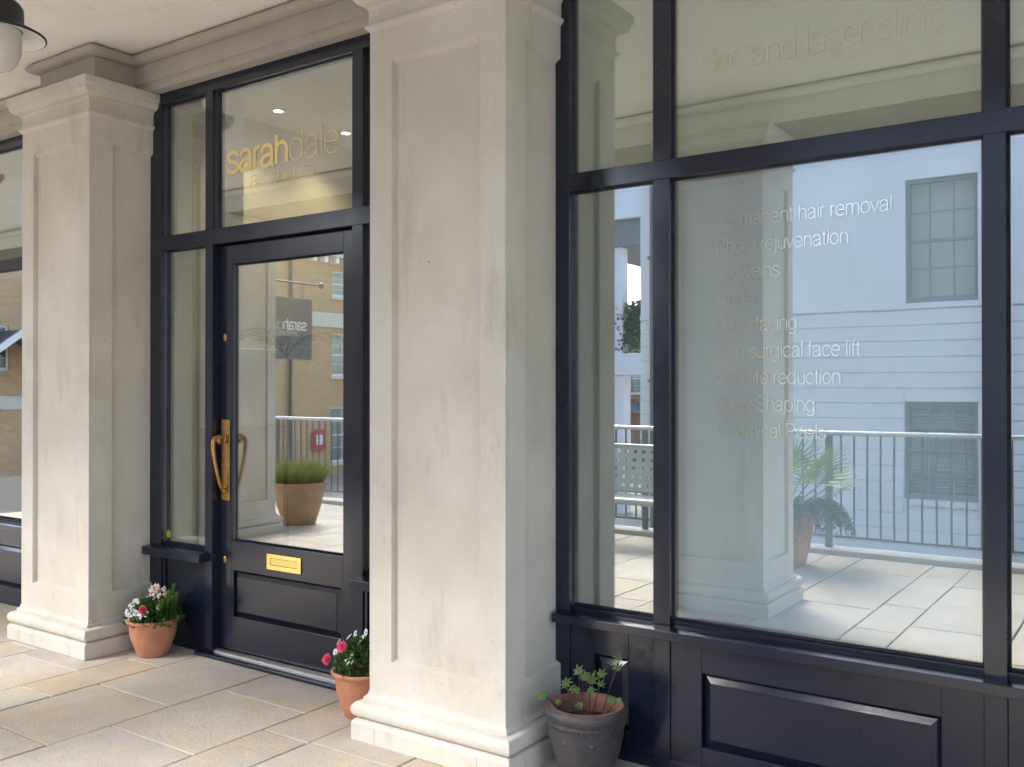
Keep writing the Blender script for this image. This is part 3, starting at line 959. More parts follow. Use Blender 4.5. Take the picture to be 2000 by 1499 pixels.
# fanlight
fit_line(fan, "bold_lettering", "sarah", -4.176, -3.690, 2.611, 0.205, 0.0215, ty, 'gold')
fit_line(fan, "thin_lettering", "dale", -3.690, -3.328, 2.611, 0.212, 0.0052, ty, 'gold_thin')
fit_line(fan, "thin_lettering", "aesthetics", -3.985, -3.505, 2.512, 0.118, 0.0032, ty, 'gold_thin')
fit_line(wpanes[1][1], "thin_lettering", "skin and laser clinic", -1.440, -0.590, 2.624, 0.128, 0.0034, ty, 'faint_gold')
lines = [("Permanent hair removal", -0.752, 2.045), ("Photo rejuvenation", -0.894, 1.9485), ("Leg veins", -1.134, 1.852), ("Acne", -1.230, 1.7555), ("Resurfacing", -1.072, 1.659),
         ("Non surgical face lift", -0.855, 1.5625), ("Cellulite reduction", -0.921, 1.466), ("Body Shaping", -1.009, 1.3695), ("Chemical Peels", -0.972, 1.273)]
for s_, x1_, z_ in lines:
    fit_line(wpanes[1][0], "treatment_line", s_, -1.374, x1_, z_, 0.0705, 0.0034, ty, 'foil_letter')

# ------------------------------------------------------------------ ceiling lamp
lx, ly, lz = -3.775, 1.880, 2.832
lm = thing("arcade_lamp", (lx, ly, lz), "black pendant lamp with wide enamel brim and opal globe under the ceiling", "lamp")
MB().lathe(lx, ly, lz, [(0.176, 0.0), (0.182, 0.003), (0.181, 0.008), (0.16, 0.020), (0.13, 0.032), (0.106, 0.040), (0.100, 0.06), (0.098, 0.115), (0.085, 0.135), (0.062, 0.15), (0.056, 0.18), (0.055, 0.25), (0.03, 0.27), (0.016, 0.29), (0.016, 0.475)], 48).build("shade", 'black_metal', lm, True)
MB().lathe(lx, ly, lz, [(0.1755, 0.0005), (0.157, 0.012), (0.125, 0.024), (0.095, 0.028)], 48).build("enamel_underside", 'enamel', lm, True)
MB().lathe(lx, ly, lz, [(0.092, 0.03), (0.092, -0.03), (0.089, -0.065), (0.078, -0.098), (0.058, -0.122), (0.030, -0.135), (0.0005, -0.138)], 40).build("globe", 'opal', lm, True)
MB().lathe(lx, ly, CEIL, [(0.016, -0.05), (0.05, -0.045), (0.06, -0.02), (0.06, -0.0005)], 32).build("ceiling_rose", 'black_metal', lm, True)
bd = MB().lathe(0, 0, 0, [(0.016, 0.0), (0.0004, -0.001)], 20)
bd.v = [(lx + 0.152 * math.cos(-0.05) + x, ly + 0.152 * math.sin(-0.25) + y * 0.7, lz + 0.0165 + z - x * 0.25) for x, y, z in bd.v]
bd.build("maker_badge", 'black_metal', lm)

# ------------------------------------------------------------------ potted plants at the door
def pot_profile(r0, r1, h, lip):
    return [(0.001, 0.002), (r0 * 0.96, 0.0), (r0, 0.004), (r0 + (r1 - r0) * 0.25, h * 0.22), (r0 + (r1 - r0) * 0.62, h * 0.55), (r1 - lip, h * 0.90), (r1 - lip * 0.9, h * 0.91), (r1, h * 0.93), (r1 + 0.002, h * 0.965), (r1 - 0.003, h * 0.995), (r1 - 0.010, h), (r1 - 0.018, h * 0.985), (r1 - 0.024, h * 0.9), (r1 - 0.032, h * 0.82)]

def petal_flower(mb, eye, c, n, r, rs, petals=5, cup=0.2):
    c = Vector(c); n = Vector(n).normalized()
    u = n.orthogonal().normalized(); v = n.cross(u)
    ph = rs.random() * 6.28
    for k in range(petals):
        a = ph + 2 * PI * k / petals
        d = u * math.cos(a) + v * math.sin(a)
        s = n.cross(d)
        k1 = c + d * r * 0.1
        mb.add([k1, c + d * r * 0.6 - s * r * 0.60 + n * r * cup, c + d * r * 1.0 - s * r * 0.32 + n * r * cup * 0.7, c + d * r * 1.0 + s * r * 0.32 + n * r * cup * 0.7, c + d * r * 0.6 + s * r * 0.60 + n * r * cup], [(0, 1, 2, 3, 4)])
    if eye is not None:
        e = [c + n * r * 0.12 + (u * math.cos(a) + v * math.sin(a)) * r * 0.15 for a in (0, 1.26, 2.51, 3.77, 5.03)]
        eye.add(e, [(0, 1, 2, 3, 4)])

def pompom(mb, c, n, r, rs, rings=6):
    c = Vector(c); n = Vector(n).normalized()
    u = n.orthogonal().normalized(); v = n.cross(u)
    for k in range(rings):
        el = rad(8 + 82 * k / rings)
        m = max(5, int(15 * math.cos(el)))
        for j in range(m):
            a = 2 * PI * (j + 0.5 * (k % 2)) / m + rs.uniform(-.1, .1)
            d = (u * math.cos(a) + v * math.sin(a)) * math.cos(el) + n * math.sin(el)
            s = n.cross(d).normalized() if el < 1.4 else u
            L = r * rs.uniform(0.85, 1.08)
            mb.blade(c + d * r * 0.25, c + d * L, r * 0.34, s, n * r * 0.06)

def leafball(mb, rs, cx, cy, z0, rx, ry, h, n, L, w, updir=0.6, fill=0.35):
    for _ in range(n):
        a = rs.random() * 6.283
        rr = math.sqrt(rs.uniform(fill * fill, 1))
        zz = rs.random()
        k = math.sqrt(max(0.02, 1 - zz * zz))
        p = Vector((cx + rx * rr * k * math.cos(a), cy + ry * rr * k * math.sin(a), z0 + h * zz))
        d = Vector((math.cos(a) + rs.uniform(-.5, .5), math.sin(a) + rs.uniform(-.5, .5), updir + rs.uniform(-.7, .6))).normalized()
        s = d.cross(Vector((rs.uniform(-1, 1), rs.uniform(-1, 1), rs.uniform(-1, 1)))).normalized()
        l = L * rs.uniform(0.6, 1.2)
        mb.blade(p, p + d * l, w * rs.uniform(0.7, 1.2), s, d.cross(s) * l * 0.12)

# viola pot
rs = random.Random(11)
vx, vy = -4.553, 3.118
vp = thing("planted_pot", (vx, vy, 0), "terracotta pot with white violas, blush sprays and one crimson bloom", "potted plant", "terracotta pots by the shop door")
auto_smooth(MB().lathe(vx, vy, 0.0005, pot_profile(0.082, 0.142, 0.20, 0.014), 56).build("pot", 'terracotta', vp), 50)
MB().lathe(vx, vy, 0.168, [(0.001, 0.012), (0.06, 0.008), (0.111, 0.0)], 24).build("soil", 'soil', vp, True)
f = MB(); leafball(f, rs, vx, vy, 0.172, 0.148, 0.138, 0.125, 1300, 0.032, 0.020)
stuff(f.build("foliage", 'leaf', vp))
hb = MB()
for sx, sy, hh in ((0.06, 0.05, 0.205), (0.088, 0.02, 0.165), (0.108, 0.045, 0.165), (0.075, 0.075, 0.14), (0.04, 0.07, 0.15), (0.118, 0.0, 0.13), (0.10, -0.03, 0.12), (0.12, 0.03, 0.14), (0.07, 0.0, 0.14)):
    x, y = vx + sx, vy + sy
    lean = Vector((rs.uniform(0, .25), rs.uniform(-.1, .1), 1)).normalized()
    b = Vector((x, y, 0.18))
    hb.tube([b, b + lean * hh], 0.002, 5)
    for k in range(16):
        z = hh * (0.25 + 0.78 * k / 16)
        for q in range(4):
            a = q * PI / 2 + k * 0.8
            d = Vector((math.cos(a), math.sin(a), 0.9)).normalized()
            hb.blade(b + lean * z, b + lean * z + d * 0.021, 0.010, d.cross(Vector((0, 0, 1))), (0, 0, 0.002))
stuff(hb.build("evergreen_sprigs", 'leaf_bright', vp))
sp = MB()
for _ in range(34):
    a = rs.random() * 6.28; r = rs.random() ** 0.5 * 0.055
    c = Vector((vx - 0.018 + r * math.cos(a) * 1.25, vy + 0.035 + r * math.sin(a), 0.345 + rs.uniform(-0.035, 0.035) - abs(r) * 0.4))
    for k in range(4):
        petal_flower(sp, None, c + Vector((rs.uniform(-1, 1), rs.uniform(-1, 1), rs.uniform(-1, 1))) * 0.008, (rs.uniform(-.6, .6), -1, rs.uniform(0, .9)), 0.0075, rs, 5, 0.3)
stuff(sp.build("blush_flower_sprays", 'pinkwhite', vp))
stm = MB()
for _ in range(14):
    a = rs.random() * 6.28; r = 0.05
    stm.tube([(vx - 0.01, vy + 0.02, 0.19), (vx - 0.018 + r * math.cos(a), vy + 0.035 + r * math.sin(a) * 0.7, 0.34)], 0.0013, 4)
stm.build("flower_stems", 'stem', vp)
vpos = [(-0.13, -0.02, 0.272), (-0.085, -0.075, 0.262), (-0.06, -0.06, 0.285), (-0.03, -0.07, 0.278), (0.028, -0.085, 0.265), (-0.105, -0.06, 0.222), (-0.012, -0.115, 0.222), (0.035, -0.11, 0.228), (-0.08, -0.10, 0.235), (0.085, -0.02, 0.272), (-0.12, 0.02, 0.235), (0.012, -0.11, 0.243), (-0.045, -0.095, 0.258), (0.06, -0.085, 0.245), (-0.055, -0.12, 0.212)]
for k, (x, y, z) in enumerate(vpos):
    fl = MB(); ey = MB()
    petal_flower(fl, ey, (vx + x, vy + y, z), (0.55 + rs.uniform(-.35, .3), -1, 0.25 + rs.uniform(-.2, .4)), 0.0195, rs, 5, 0.12)
    o = fl.build("viola_flower", 'viola', vp)
    ey.build("flower_eye", 'viola_eye', o)
cf = MB(); pompom(cf, (vx + 0.052, vy - 0.095, 0.266), (0.5, -1, 0.25), 0.027, rs, 7)
cf.build("crimson_flower", 'crimson', vp)

# daisy pot
rs = random.Random(5)
dx_, dy_ = -2.945, 3.075
dpot = thing("planted_pot", (dx_, dy_, 0), "terracotta pot with pink pompom daisies half hidden by the middle pier", "potted plant", "terracotta pots by the shop door")
auto_smooth(MB().lathe(dx_, dy_, 0.0005, pot_profile(0.080, 0.140, 0.205, 0.014), 56).build("pot", 'terracotta', dpot), 50)
MB().lathe(dx_, dy_, 0.176, [(0.001, 0.012), (0.06, 0.008), (0.110, 0.0)], 24).build("soil", 'soil', dpot, True)
f = MB(); leafball(f, rs, dx_ + 0.01, dy_, 0.192, 0.125, 0.12, 0.135, 700, 0.042, 0.018, 0.9)
stuff(f.build("foliage", 'leaf', dpot))
for x, y, z, nx in ((-0.155, -0.06, 0.232, -0.3), (-0.040, -0.085, 0.312, 0.3)):
    pf = MB(); pompom(pf, (dx_ + x, dy_ + y, z), (nx, -1, 0.35), 0.030, rs, 8)
    o = pf.build("daisy_flower", 'pink', dpot)
    MB().tube([(dx_ + x * 0.3, dy_ + y * 0.3, 0.19), (dx_ + x, dy_ + y + 0.01, z)], 0.0022, 6).build("flower_stem", 'leaf', o)
for x, y, z in ((-0.10, -0.05, 0.318), (-0.075, -0.01, 0.335), (-0.045, 0.0, 0.350), (0.0, 0.02, 0.36), (0.015, -0.02, 0.345), (-0.12, -0.05, 0.268), (0.03, -0.05, 0.335), (0.02, -0.09, 0.285), (0.035, -0.10, 0.262), (0.0, -0.10, 0.256)):
    fl = MB(); ey = MB()
    petal_flower(fl, ey, (dx_ + x, dy_ + y, z), (0.2 + rs.uniform(-.9, .3), -1 + rs.uniform(0, .8), 0.3 + rs.uniform(-.2, .5)), 0.0165, rs, 5, 0.15)
    o = fl.build("viola_flower", 'viola', dpot)
    ey.build("flower_eye", 'viola_eye', o)

# dark pot with seedlings
rs = random.Random(21)
kx, ky = -1.802, 3.083
kp = thing("planted_pot", (kx, ky, 0), "dark mottled round pot with leafy maple seedlings against the riser panel", "potted plant")
auto_smooth(MB().lathe(kx, ky, 0.0005, [(0.001, 0.0015), (0.088, 0.0), (0.094, 0.006), (0.112, 0.05), (0.129, 0.10), (0.139, 0.145), (0.1425, 0.175), (0.142, 0.195), (0.145, 0.199), (0.1455, 0.205), (0.142, 0.210), (0.1435, 0.216), (0.153, 0.226), (0.158, 0.238), (0.157, 0.248), (0.150, 0.258), (0.141, 0.2625)], 64).build("pot", 'dark_pot', kp), 50)
auto_smooth(MB().lathe(kx, ky, 0.0005, [(0.1412, 0.2626), (0.130, 0.263), (0.120, 0.257), (0.116, 0.24), (0.117, 0.195)], 64).build("pot_rim", 'pot_rim', kp), 60)
bw = MB()
for k in range(60):
    a = 2 * PI * k / 60
    bw.lathe(kx + 0.1455 * math.cos(a), ky + 0.1455 * math.sin(a), 0.2025, [(0.0005, -0.006), (0.0042, -0.003), (0.0045, 0.002), (0.0005, 0.006)], 6)
stuff(bw.build("rope_moulding", 'dark_pot', kp, True))
for a in (-95, -50, -10, 215):
    n_ = MB().lathe(0, 0, 0, [(0.011, 0.0), (0.0075, 0.006), (0.0005, 0.007)], 14)
    ca, sa = math.cos(rad(a)), math.sin(rad(a))
    n_.v = [(kx + (0.1385 + z) * ca - x * sa, ky + (0.1385 + z) * sa + x * ca, 0.150 + y) for x, y, z in n_.v]
    n_.build("clay_boss", 'dark_pot', kp, True)
MB().lathe(kx, ky, 0.192, [(0.001, 0.013), (0.05, 0.010), (0.09, 0.003), (0.1165, 0.0)], 30).build("soil", 'soil', kp, True)
ch = MB()
for _ in range(220):
    a = rs.random() * 6.28; r = rs.random() ** 0.5 * 0.105
    p = Vector((kx + r * math.cos(a), ky + r * math.sin(a), 0.201))
    d = Vector((rs.uniform(-1, 1), rs.uniform(-1, 1), rs.uniform(-.1, .7))).normalized()
    ch.blade(p, p + d * rs.uniform(0.008, 0.022), rs.uniform(0.003, 0.007), d.cross(Vector((0, 0, 1))), (0, 0, 0.001))
stuff(ch.build("bark_chips", plain("bark_chips", (0.07, 0.035, 0.02), 0.95, var=0.6, vscale=90), kp))
def maple(mb, p, n, d, L, rs):
    p = Vector(p); n = Vector(n).normalized(); d = Vector(d)
    d = (d - n * d.dot(n)).normalized(); s = n.cross(d)
    for a, k in ((0, 1.0), (42, 0.86), (-42, 0.86), (88, 0.62), (-88, 0.62), (135, 0.35), (-135, 0.35)):
        e = d * math.cos(rad(a)) + s * math.sin(rad(a))
        e = (e - n * 0.22).normalized()
        mb.blade(p, p + e * L * k * rs.uniform(.85, 1.1), L * 0.28, n.cross(e), n * L * 0.05)
seed = [(-0.118, -0.11, 0.300, 0.045), (-0.060, -0.055, 0.345, 0.05), (-0.035, 0.0, 0.375, 0.052), (0.02, 0.0, 0.352, 0.058), (0.05, 0.02, 0.375, 0.045), (0.105, 0.05, 0.40, 0.042), (0.112, 0.052, 0.438, 0.045), (0.125, -0.04, 0.315, 0.04), (-0.078, -0.02, 0.325, 0.035), (-0.075, -0.085, 0.283, 0.030), (0.035, -0.095, 0.290, 0.034), (0.0, 0.03, 0.345, 0.045), (-0.02, -0.04, 0.325, 0.036), (0.145, -0.02, 0.31, 0.03), (-0.05, -0.02, 0.32, 0.04), (0.035, -0.03, 0.33, 0.045), (0.01, -0.02, 0.365, 0.045), (-0.03, 0.02, 0.35, 0.045), (0.06, 0.0, 0.345, 0.04), (-0.135, -0.08, 0.295, 0.035)]
mstem = MB()
for k, (x, y, z, L) in enumerate(seed):
    lf = MB()
    L *= 0.8
    maple(lf, (kx + x, ky + y, z), (0.35 + rs.uniform(-.4, .4), -0.75, 0.65 + rs.uniform(-.3, .3)), (rs.uniform(-.6, .6), 0.2, 0.9 if z > 0.34 else -0.3), L, rs)
    lf.build("leaf", 'leaf_maple', kp)
    bx, by = kx + x * 0.45 + rs.uniform(-.01, .01), ky + y * 0.45
    mstem.tube([(bx, by, 0.197), (kx + x * 0.75, ky + y * 0.7, 0.197 + (z - 0.197) * 0.6), (kx + x, ky + y, z)], 0.0014, 5)
mstem.build("stems", 'stem', kp)

# indoor palm behind the door glass
def frond(mb, base, dirv, L, droop, rs, nleaf=26, leafL=0.16):
    base = Vector(base); d = Vector(dirv).normalized()
    pts = []
    p = base.copy(); v = d.copy()
    for k in range(nleaf + 1):
        pts.append(p.copy())
        p = p + v * (L / nleaf)
        v = (v + Vector((0, 0, -droop / nleaf))).normalized()
    mb.tube(pts, [0.005 * (1 - 0.8 * i / nleaf) for i in range(nleaf + 1)], 4)
    for k in range(4, nleaf + 1):
        t = (pts[min(k + 1, nleaf)] - pts[k - 1]).normalized()
        s = t.cross(Vector((0, 0, 1))).normalized()
        for sg in (-1, 1):
            e = (t * 0.75 + s * sg * 0.8 + Vector((0, 0, -0.25 + rs.uniform(-.15, .15)))).normalized()
            l = leafL * math.sin(PI * min(0.96, 0.2 + 0.75 * k / nleaf)) * rs.uniform(.8, 1.1)
            mb.blade(pts[k], pts[k] + e * l, 0.012, t, (0, 0, -0.004))
rs = random.Random(9)
ip = thing("indoor_palm", (-4.62, 4.12, 0.02), "tall feather palm in a pot inside the shop behind the door glass", "plant")
MB().lathe(-4.62, 4.12, 0.021, pot_profile(0.09, 0.13, 0.26, 0.012), 32).build("pot", 'dark_pot', ip, True)
MB().tube([(-4.62, 4.12, 0.24), (-4.61, 4.11, 0.9), (-4.60, 4.10, 1.66)], [0.02, 0.015, 0.012], 8).build("trunk", 'stem', ip, True)
for k in range(7):
    a = k * 0.9 + 0.3
    fr_ = MB(); frond(fr_, (-4.60, 4.10, 1.64), (math.cos(a) * 0.6, math.sin(a) * 0.45, 0.85), 0.60, 2.6, rs, 24, 0.13)
    fr_.build("frond", 'leaf_dark', ip)

# ------------------------------------------------------------------ terrace things behind the camera (seen in the glass)
# fan palm with trailing plant
rs = random.Random(31)
fx, fy_ = -2.60, -1.08
fp = thing("fan_palm_pot", (fx, fy_, 0), "tapered terracotta planter with fan palm and trailing dark plant by the railing", "potted plant")
auto_smooth(MB().lathe(fx, fy_, 0.001, pot_profile(0.16, 0.25, 0.46, 0.02), 40).build("pot", 'terracotta', fp), 50)
MB().lathe(fx, fy_, 0.40, [(0.001, 0.015), (0.215, 0.0)], 24).build("soil", 'soil', fp, True)
for k in range(11):
    a = k * 2.4 + 0.4
    el = rs.uniform(0.35, 1.2)
    d = Vector((math.cos(a) * math.cos(el), math.sin(a) * math.cos(el), math.sin(el)))
    if k in (0, 1, 2):
        d = Vector((0.8, -0.1 + 0.2 * k, 0.42 + 0.28 * k)).normalized()
    lf = MB()
    b = Vector((fx, fy_, 0.42)); hub = b + d * rs.uniform(0.40, 0.52)
    lf.tube([b, hub], 0.005, 5)
    s = d.cross(Vector((0, 0, 1))).normalized(); n = s.cross(d)
    for j in range(17):
        an = rad(-78 + 156 * j / 16)
        e = (d * math.cos(an) + s * math.sin(an) * 0.8 + n * 0.12 * math.cos(an * 2)).normalized()
        lf.blade(hub, hub + e * 0.32 * rs.uniform(.85, 1.05) + Vector((0, 0, -0.015)), 0.022, n.cross(e), n * 0.01)
    lf.build("fan_leaf", 'palm', fp)
tr = MB()
for _ in range(90):
    a = rs.random() * 6.28
    if rs.random() < 0.6:
        a = rs.uniform(-1.1, 1.3)
    p = Vector((fx + 0.19 * math.cos(a), fy_ + 0.19 * math.sin(a), 0.46))
    v = Vector((math.cos(a) * 0.8, math.sin(a) * 0.8, 0.9)).normalized()
    L = rs.uniform(0.28, 0.58); n = 22
    for k in range(n):
        p2 = p + v * (L / n)
        for q in range(3):
            e = Vector((rs.uniform(-1, 1), rs.uniform(-1, 1), rs.uniform(-.6, .8))).normalized()
            tr.blade(p, p + e * 0.035, 0.014, e.cross(v), (0, 0, 0.002))
        p = p2
        v = (v + Vector((0, 0, -0.16))).normalized()
stuff(tr.build("trailing_foliage", 'leaf_dark', fp))

# grass pot by the sign pier
gx, gy = -7.66, -0.32
gp_ = thing("grass_pot", (gx, gy, 0), "large weathered clay pot with a mound of fine grass", "potted plant")
auto_smooth(MB().lathe(gx, gy, 0.001, [(0.001, 0.002), (0.165, 0.0), (0.178, 0.01), (0.235, 0.2), (0.268, 0.36), (0.285, 0.40), (0.298, 0.425), (0.29, 0.45), (0.272, 0.45), (0.255, 0.42)], 44).build("pot", 'old_terracotta', gp_), 50)
MB().lathe(gx, gy, 0.41, [(0.001, 0.03), (0.258, 0.0)], 24).build("soil", 'soil', gp_, True)
gr = MB()
for _ in range(2600):
    a = rs.random() * 6.28; r = rs.random() ** 0.5 * 0.235
    p = Vector((gx + r * math.cos(a), gy + r * math.sin(a), 0.43))
    d = Vector((math.cos(a) * (r * 3.4 + .1) + rs.uniform(-.25, .25), math.sin(a) * (r * 3.4 + .1) + rs.uniform(-.25, .25), 1)).normalized()
    L = rs.uniform(0.20, 0.34) * (1 - 0.45 * (r / 0.27) ** 2)
    gr.blade(p, p + d * L, 0.006, d.cross(Vector((rs.uniform(-1, 1), rs.uniform(-1, 1), 0))), (0, 0, 0.008))
stuff(gr.build("grass_blades", 'grass', gp_))

# hanging sign on the outer pier
sx = -7.79
sg = thing("hanging_sign", (sx, -0.24, 1.76), "grey hanging sign board on a round bar beside the arcade pier", "sign")
brd = MB().box(sx - 0.012, sx + 0.012, -0.615, 0.145, 1.765, 2.435).build("board", 'sign', sg, bevel=0.002)
MB().tube([(sx, 0.195, 2.60), (sx, -0.74, 2.60)], 0.011, 10).build("bracket_bar", 'rail_metal', sg)
e = MB(); e.lathe(sx, 0, 0, [(0.0005, -0.035), (0.022, -0.027), (0.034, 0), (0.022, 0.027), (0.0005, 0.035)], 16)
e.v = [(x, -0.76 + z, 2.60 + y) for x, y, z in e.v]
e.build("finial", 'rail_metal', sg, True)
for yy in (-0.48, 0.0):
    MB().tube([(sx + 0.0 * k, yy + 0.022 * math.cos(k * PI / 6), 2.51 + 0.075 * math.sin(k * PI / 6)) for k in range(13)], 0.004, 6).build("hanger_ring", 'rail_metal', sg)
for side in (1, -1):
    xx = sx + side * 0.0135
    tf = (lambda u, v, e=0.0, X_=xx, s_=side: (X_ + s_ * e, -0.235 + s_ * (u), 2.085 + v))
    # text runs so that it reads correctly from its own side
    wv = text_width("sarahdale") * 0.155
    mb = MB(); e1 = lettering(mb, "sarah", 0.155, 0.016, tf, -wv / 2)
    mb.build("bold_lettering", 'white_letter', brd)
    mb = MB(); lettering(mb, "dale", 0.155, 0.0045, tf, e1)
    mb.build("thin_lettering", 'white_letter', brd)
    tf2 = (lambda u, v, e=0.0, X_=xx, s_=side: (X_ + s_ * e, -0.235 + s_ * (u), 2.015 + v))
    mb = MB(); lettering(mb, "aesthetics", 0.09, 0.004, tf2, -text_width("aesthetics") * 0.045)
    mb.build("thin_lettering", 'white_letter', brd)

# railing along the terrace edge
RY = -1.86
rl = thing("railing", (-5, RY, 0.045), "grey metal balustrade along the terrace edge", "railing")
MB().tube([(-11.6, RY, 1.055), (2.0, RY, 1.055)], 0.021, 10).build("handrail", 'handrail', rl)
MB().box(-11.6, 2.0, RY - 0.006, RY + 0.006, 0.135, 0.155).build("bottom_rail", 'rail_metal', rl)
bm = None
nb = 0
x = -11.55
while x < 1.95:
    if bm is None:
        bm = MB().box(x - 0.007, x + 0.007, RY - 0.007, RY + 0.007, 0.150, 1.040).build("baluster", 'rail_metal', rl)
        b0x = x
    else:
        o = bm.copy()
        COL.objects.link(o)
        o.parent = rl
        o.location = bm.location + Vector((x - b0x, 0, 0))
    x += 0.112
for x in (-11.6, -9.75, -7.92, -6.1, -4.28, -2.47, -0.65, 1.2):
    MB().box(x - 0.03, x + 0.03, RY - 0.012, RY + 0.012, 0.044, 1.04).build("rail_post", 'rail_metal', rl)

# perforated bench
bx0, bx1, by = -5.75, -3.55, -1.28
bn = thing("metal_bench", ((bx0 + bx1) / 2, by, 0), "grey perforated metal bench in front of the railing", "bench")
def perforated(x0, x1, nx, nz, pt):
    mb = MB()
    for i in range(nx):
        for j in range(nz):
            u0, u1, v0, v1 = i / nx, (i + 1) / nx, j / nz, (j + 1) / nz
            um, vm = (u0 + u1) / 2, (v0 + v1) / 2
            hu, hv = (u1 - u0) * 0.30, (v1 - v0) * 0.30
            o = [(u0, v0), (um, v0), (u1, v0), (u1, vm), (u1, v1), (um, v1), (u0, v1), (u0, vm)]
            d = [(um, vm - hv), (um + hu, vm), (um, vm + hv), (um - hu, vm)]
            mb.add([pt(*p) for p in o] + [pt(*p) for p in d], [(0, 1, 8, 11, 7), (1, 2, 3, 9, 8), (3, 4, 5, 10, 9), (5, 6, 7, 11, 10)])
    return mb
bo = perforated(bx0, bx1, 24, 5, lambda u, v: (bx0 + (bx1 - bx0) * u, by - 0.20 - 0.10 * v, 0.48 + 0.40 * v)).build("backrest", 'bench_metal', bn)
so_ = bo.modifiers.new("thick", 'SOLIDIFY'); so_.thickness = 0.006
MB().tube([(bx0 - 0.01, by - 0.302, 0.895), (bx1 + 0.01, by - 0.302, 0.895)], 0.018, 8).build("top_rail", 'bench_metal', bn)
MB().tube([(bx0 - 0.01, by - 0.198, 0.468), (bx1 + 0.01, by - 0.198, 0.468)], 0.018, 8).build("lower_rail", 'bench_metal', bn)
so2 = perforated(bx0, bx1, 34, 8, lambda u, v: (bx0 + (bx1 - bx0) * u, by + 0.22 - 0.40 * v, 0.43)).build("seat", 'bench_metal', bn)
so2.modifiers.new("thick", 'SOLIDIFY').thickness = 0.006
MB().tube([(bx0 - 0.01, by + 0.23, 0.415), (bx1 + 0.01, by + 0.23, 0.415)], 0.03, 10).build("seat_front_rail", 'bench_metal', bn)
for x in (bx0 + 0.12, bx1 - 0.08):
    MB().box(x - 0.03, x + 0.03, by - 0.19, by + 0.20, 0.0015, 0.425).build("leg", 'bench_metal', bn)

# ------------------------------------------------------------------ neighbouring buildings
def wall_grid(mb, us, vs_, holes, pt, depth_pt):
    """facade with rectangular openings; pt(u,v) on the face, depth_pt(u,v) at the back of the reveal"""
    U = sorted(set(us + [h[0] for h in holes] + [h[1] for h in holes]))
    V = sorted(set(vs_ + [h[2] for h in holes] + [h[3] for h in holes]))
    for i in range(len(U) - 1):
        for j in range(len(V) - 1):
            um, vm = (U[i] + U[i + 1]) / 2, (V[j] + V[j + 1]) / 2
            if any(h[0] < um < h[1] and h[2] < vm < h[3] for h in holes):
                continue
            mb.quad(pt(U[i], V[j]), pt(U[i + 1], V[j]), pt(U[i + 1], V[j + 1]), pt(U[i], V[j + 1]))
    for a, b, c, d in holes:
        for p, q in (((a, c), (b, c)), ((b, c), (b, d)), ((b, d), (a, d)), ((a, d), (a, c))):
            mb.quad(pt(*p), pt(*q), depth_pt(*q), depth_pt(*p))
    return mb

def sash_window(par, a, b, c, d, P, m='sash', cols=3, rows=4, blind=False, room=None):
    """P(u, v, dep) gives the point dep metres behind the wall face"""
    def bar(mb, u0, u1, v0, v1, d0, d1):
        q = [P(u0, v0, d0), P(u1, v0, d0), P(u1, v1, d0), P(u0, v1, d0), P(u0, v0, d1), P(u1, v0, d1), P(u1, v1, d1), P(u0, v1, d1)]
        mb.add(q, [(0, 1, 2, 3), (7, 6, 5, 4), (0, 4, 5, 1), (1, 5, 6, 2), (2, 6, 7, 3), (3, 7, 4, 0)])
    w = 0.055
    mb = MB()
    bar(mb, a, a + w, c, d, 0.06, 0.12); bar(mb, b - w, b, c, d, 0.06, 0.12)
    bar(mb, a + w, b - w, d - w, d, 0.061, 0.12); bar(mb, a + w, b - w, c, c + w * 1.6, 0.061, 0.12)
    vm = (c + d) / 2
    bar(mb, a + w, b - w, vm - 0.024, vm + 0.024, 0.055, 0.12)
    for k in range(1, cols):
        u = a + (b - a) * k / cols
        bar(mb, u - 0.012, u + 0.012, c + w * 1.6, vm - 0.024, 0.08, 0.11)
        bar(mb, u - 0.012, u + 0.012, vm + 0.024, d - w, 0.075, 0.11)
    for v in ((c + w * 1.6 + vm) / 2, (d - w + vm) / 2):
        bar(mb, a + w, b - w, v - 0.011, v + 0.011, 0.079, 0.109)
    f = mb.build("window", m, par)
    g_ = MB(); bar(g_, a + w * .6, b - w * .6, c + w * .6, d - w * .6, 0.096, 0.100)
    g_.build("pane", 'house_glass', f)
    bk = MB()
    if blind:
        n = int((d - c) / 0.05)
        for k in range(n):
            v = c + (d - c) * k / n
            q = [P(a + .02, v, 0.16), P(b - .02, v, 0.16), P(b - .02, v + 0.036, 0.185), P(a + .02, v + 0.036, 0.185)]
            bk.add(q, [(0, 1, 2, 3)])
        bk.build("blind", 'blind', f)
    bk2 = MB(); q = [P(a - .05, c - .05, 0.45), P(b + .05, c - .05, 0.45), P(b + .05, d + .05, 0.45), P(a - .05, d + .05, 0.45)]
    bk2.add(q, [(0, 1, 2, 3)]); bk2.build("room_back", 'inner_white', f)
    return f

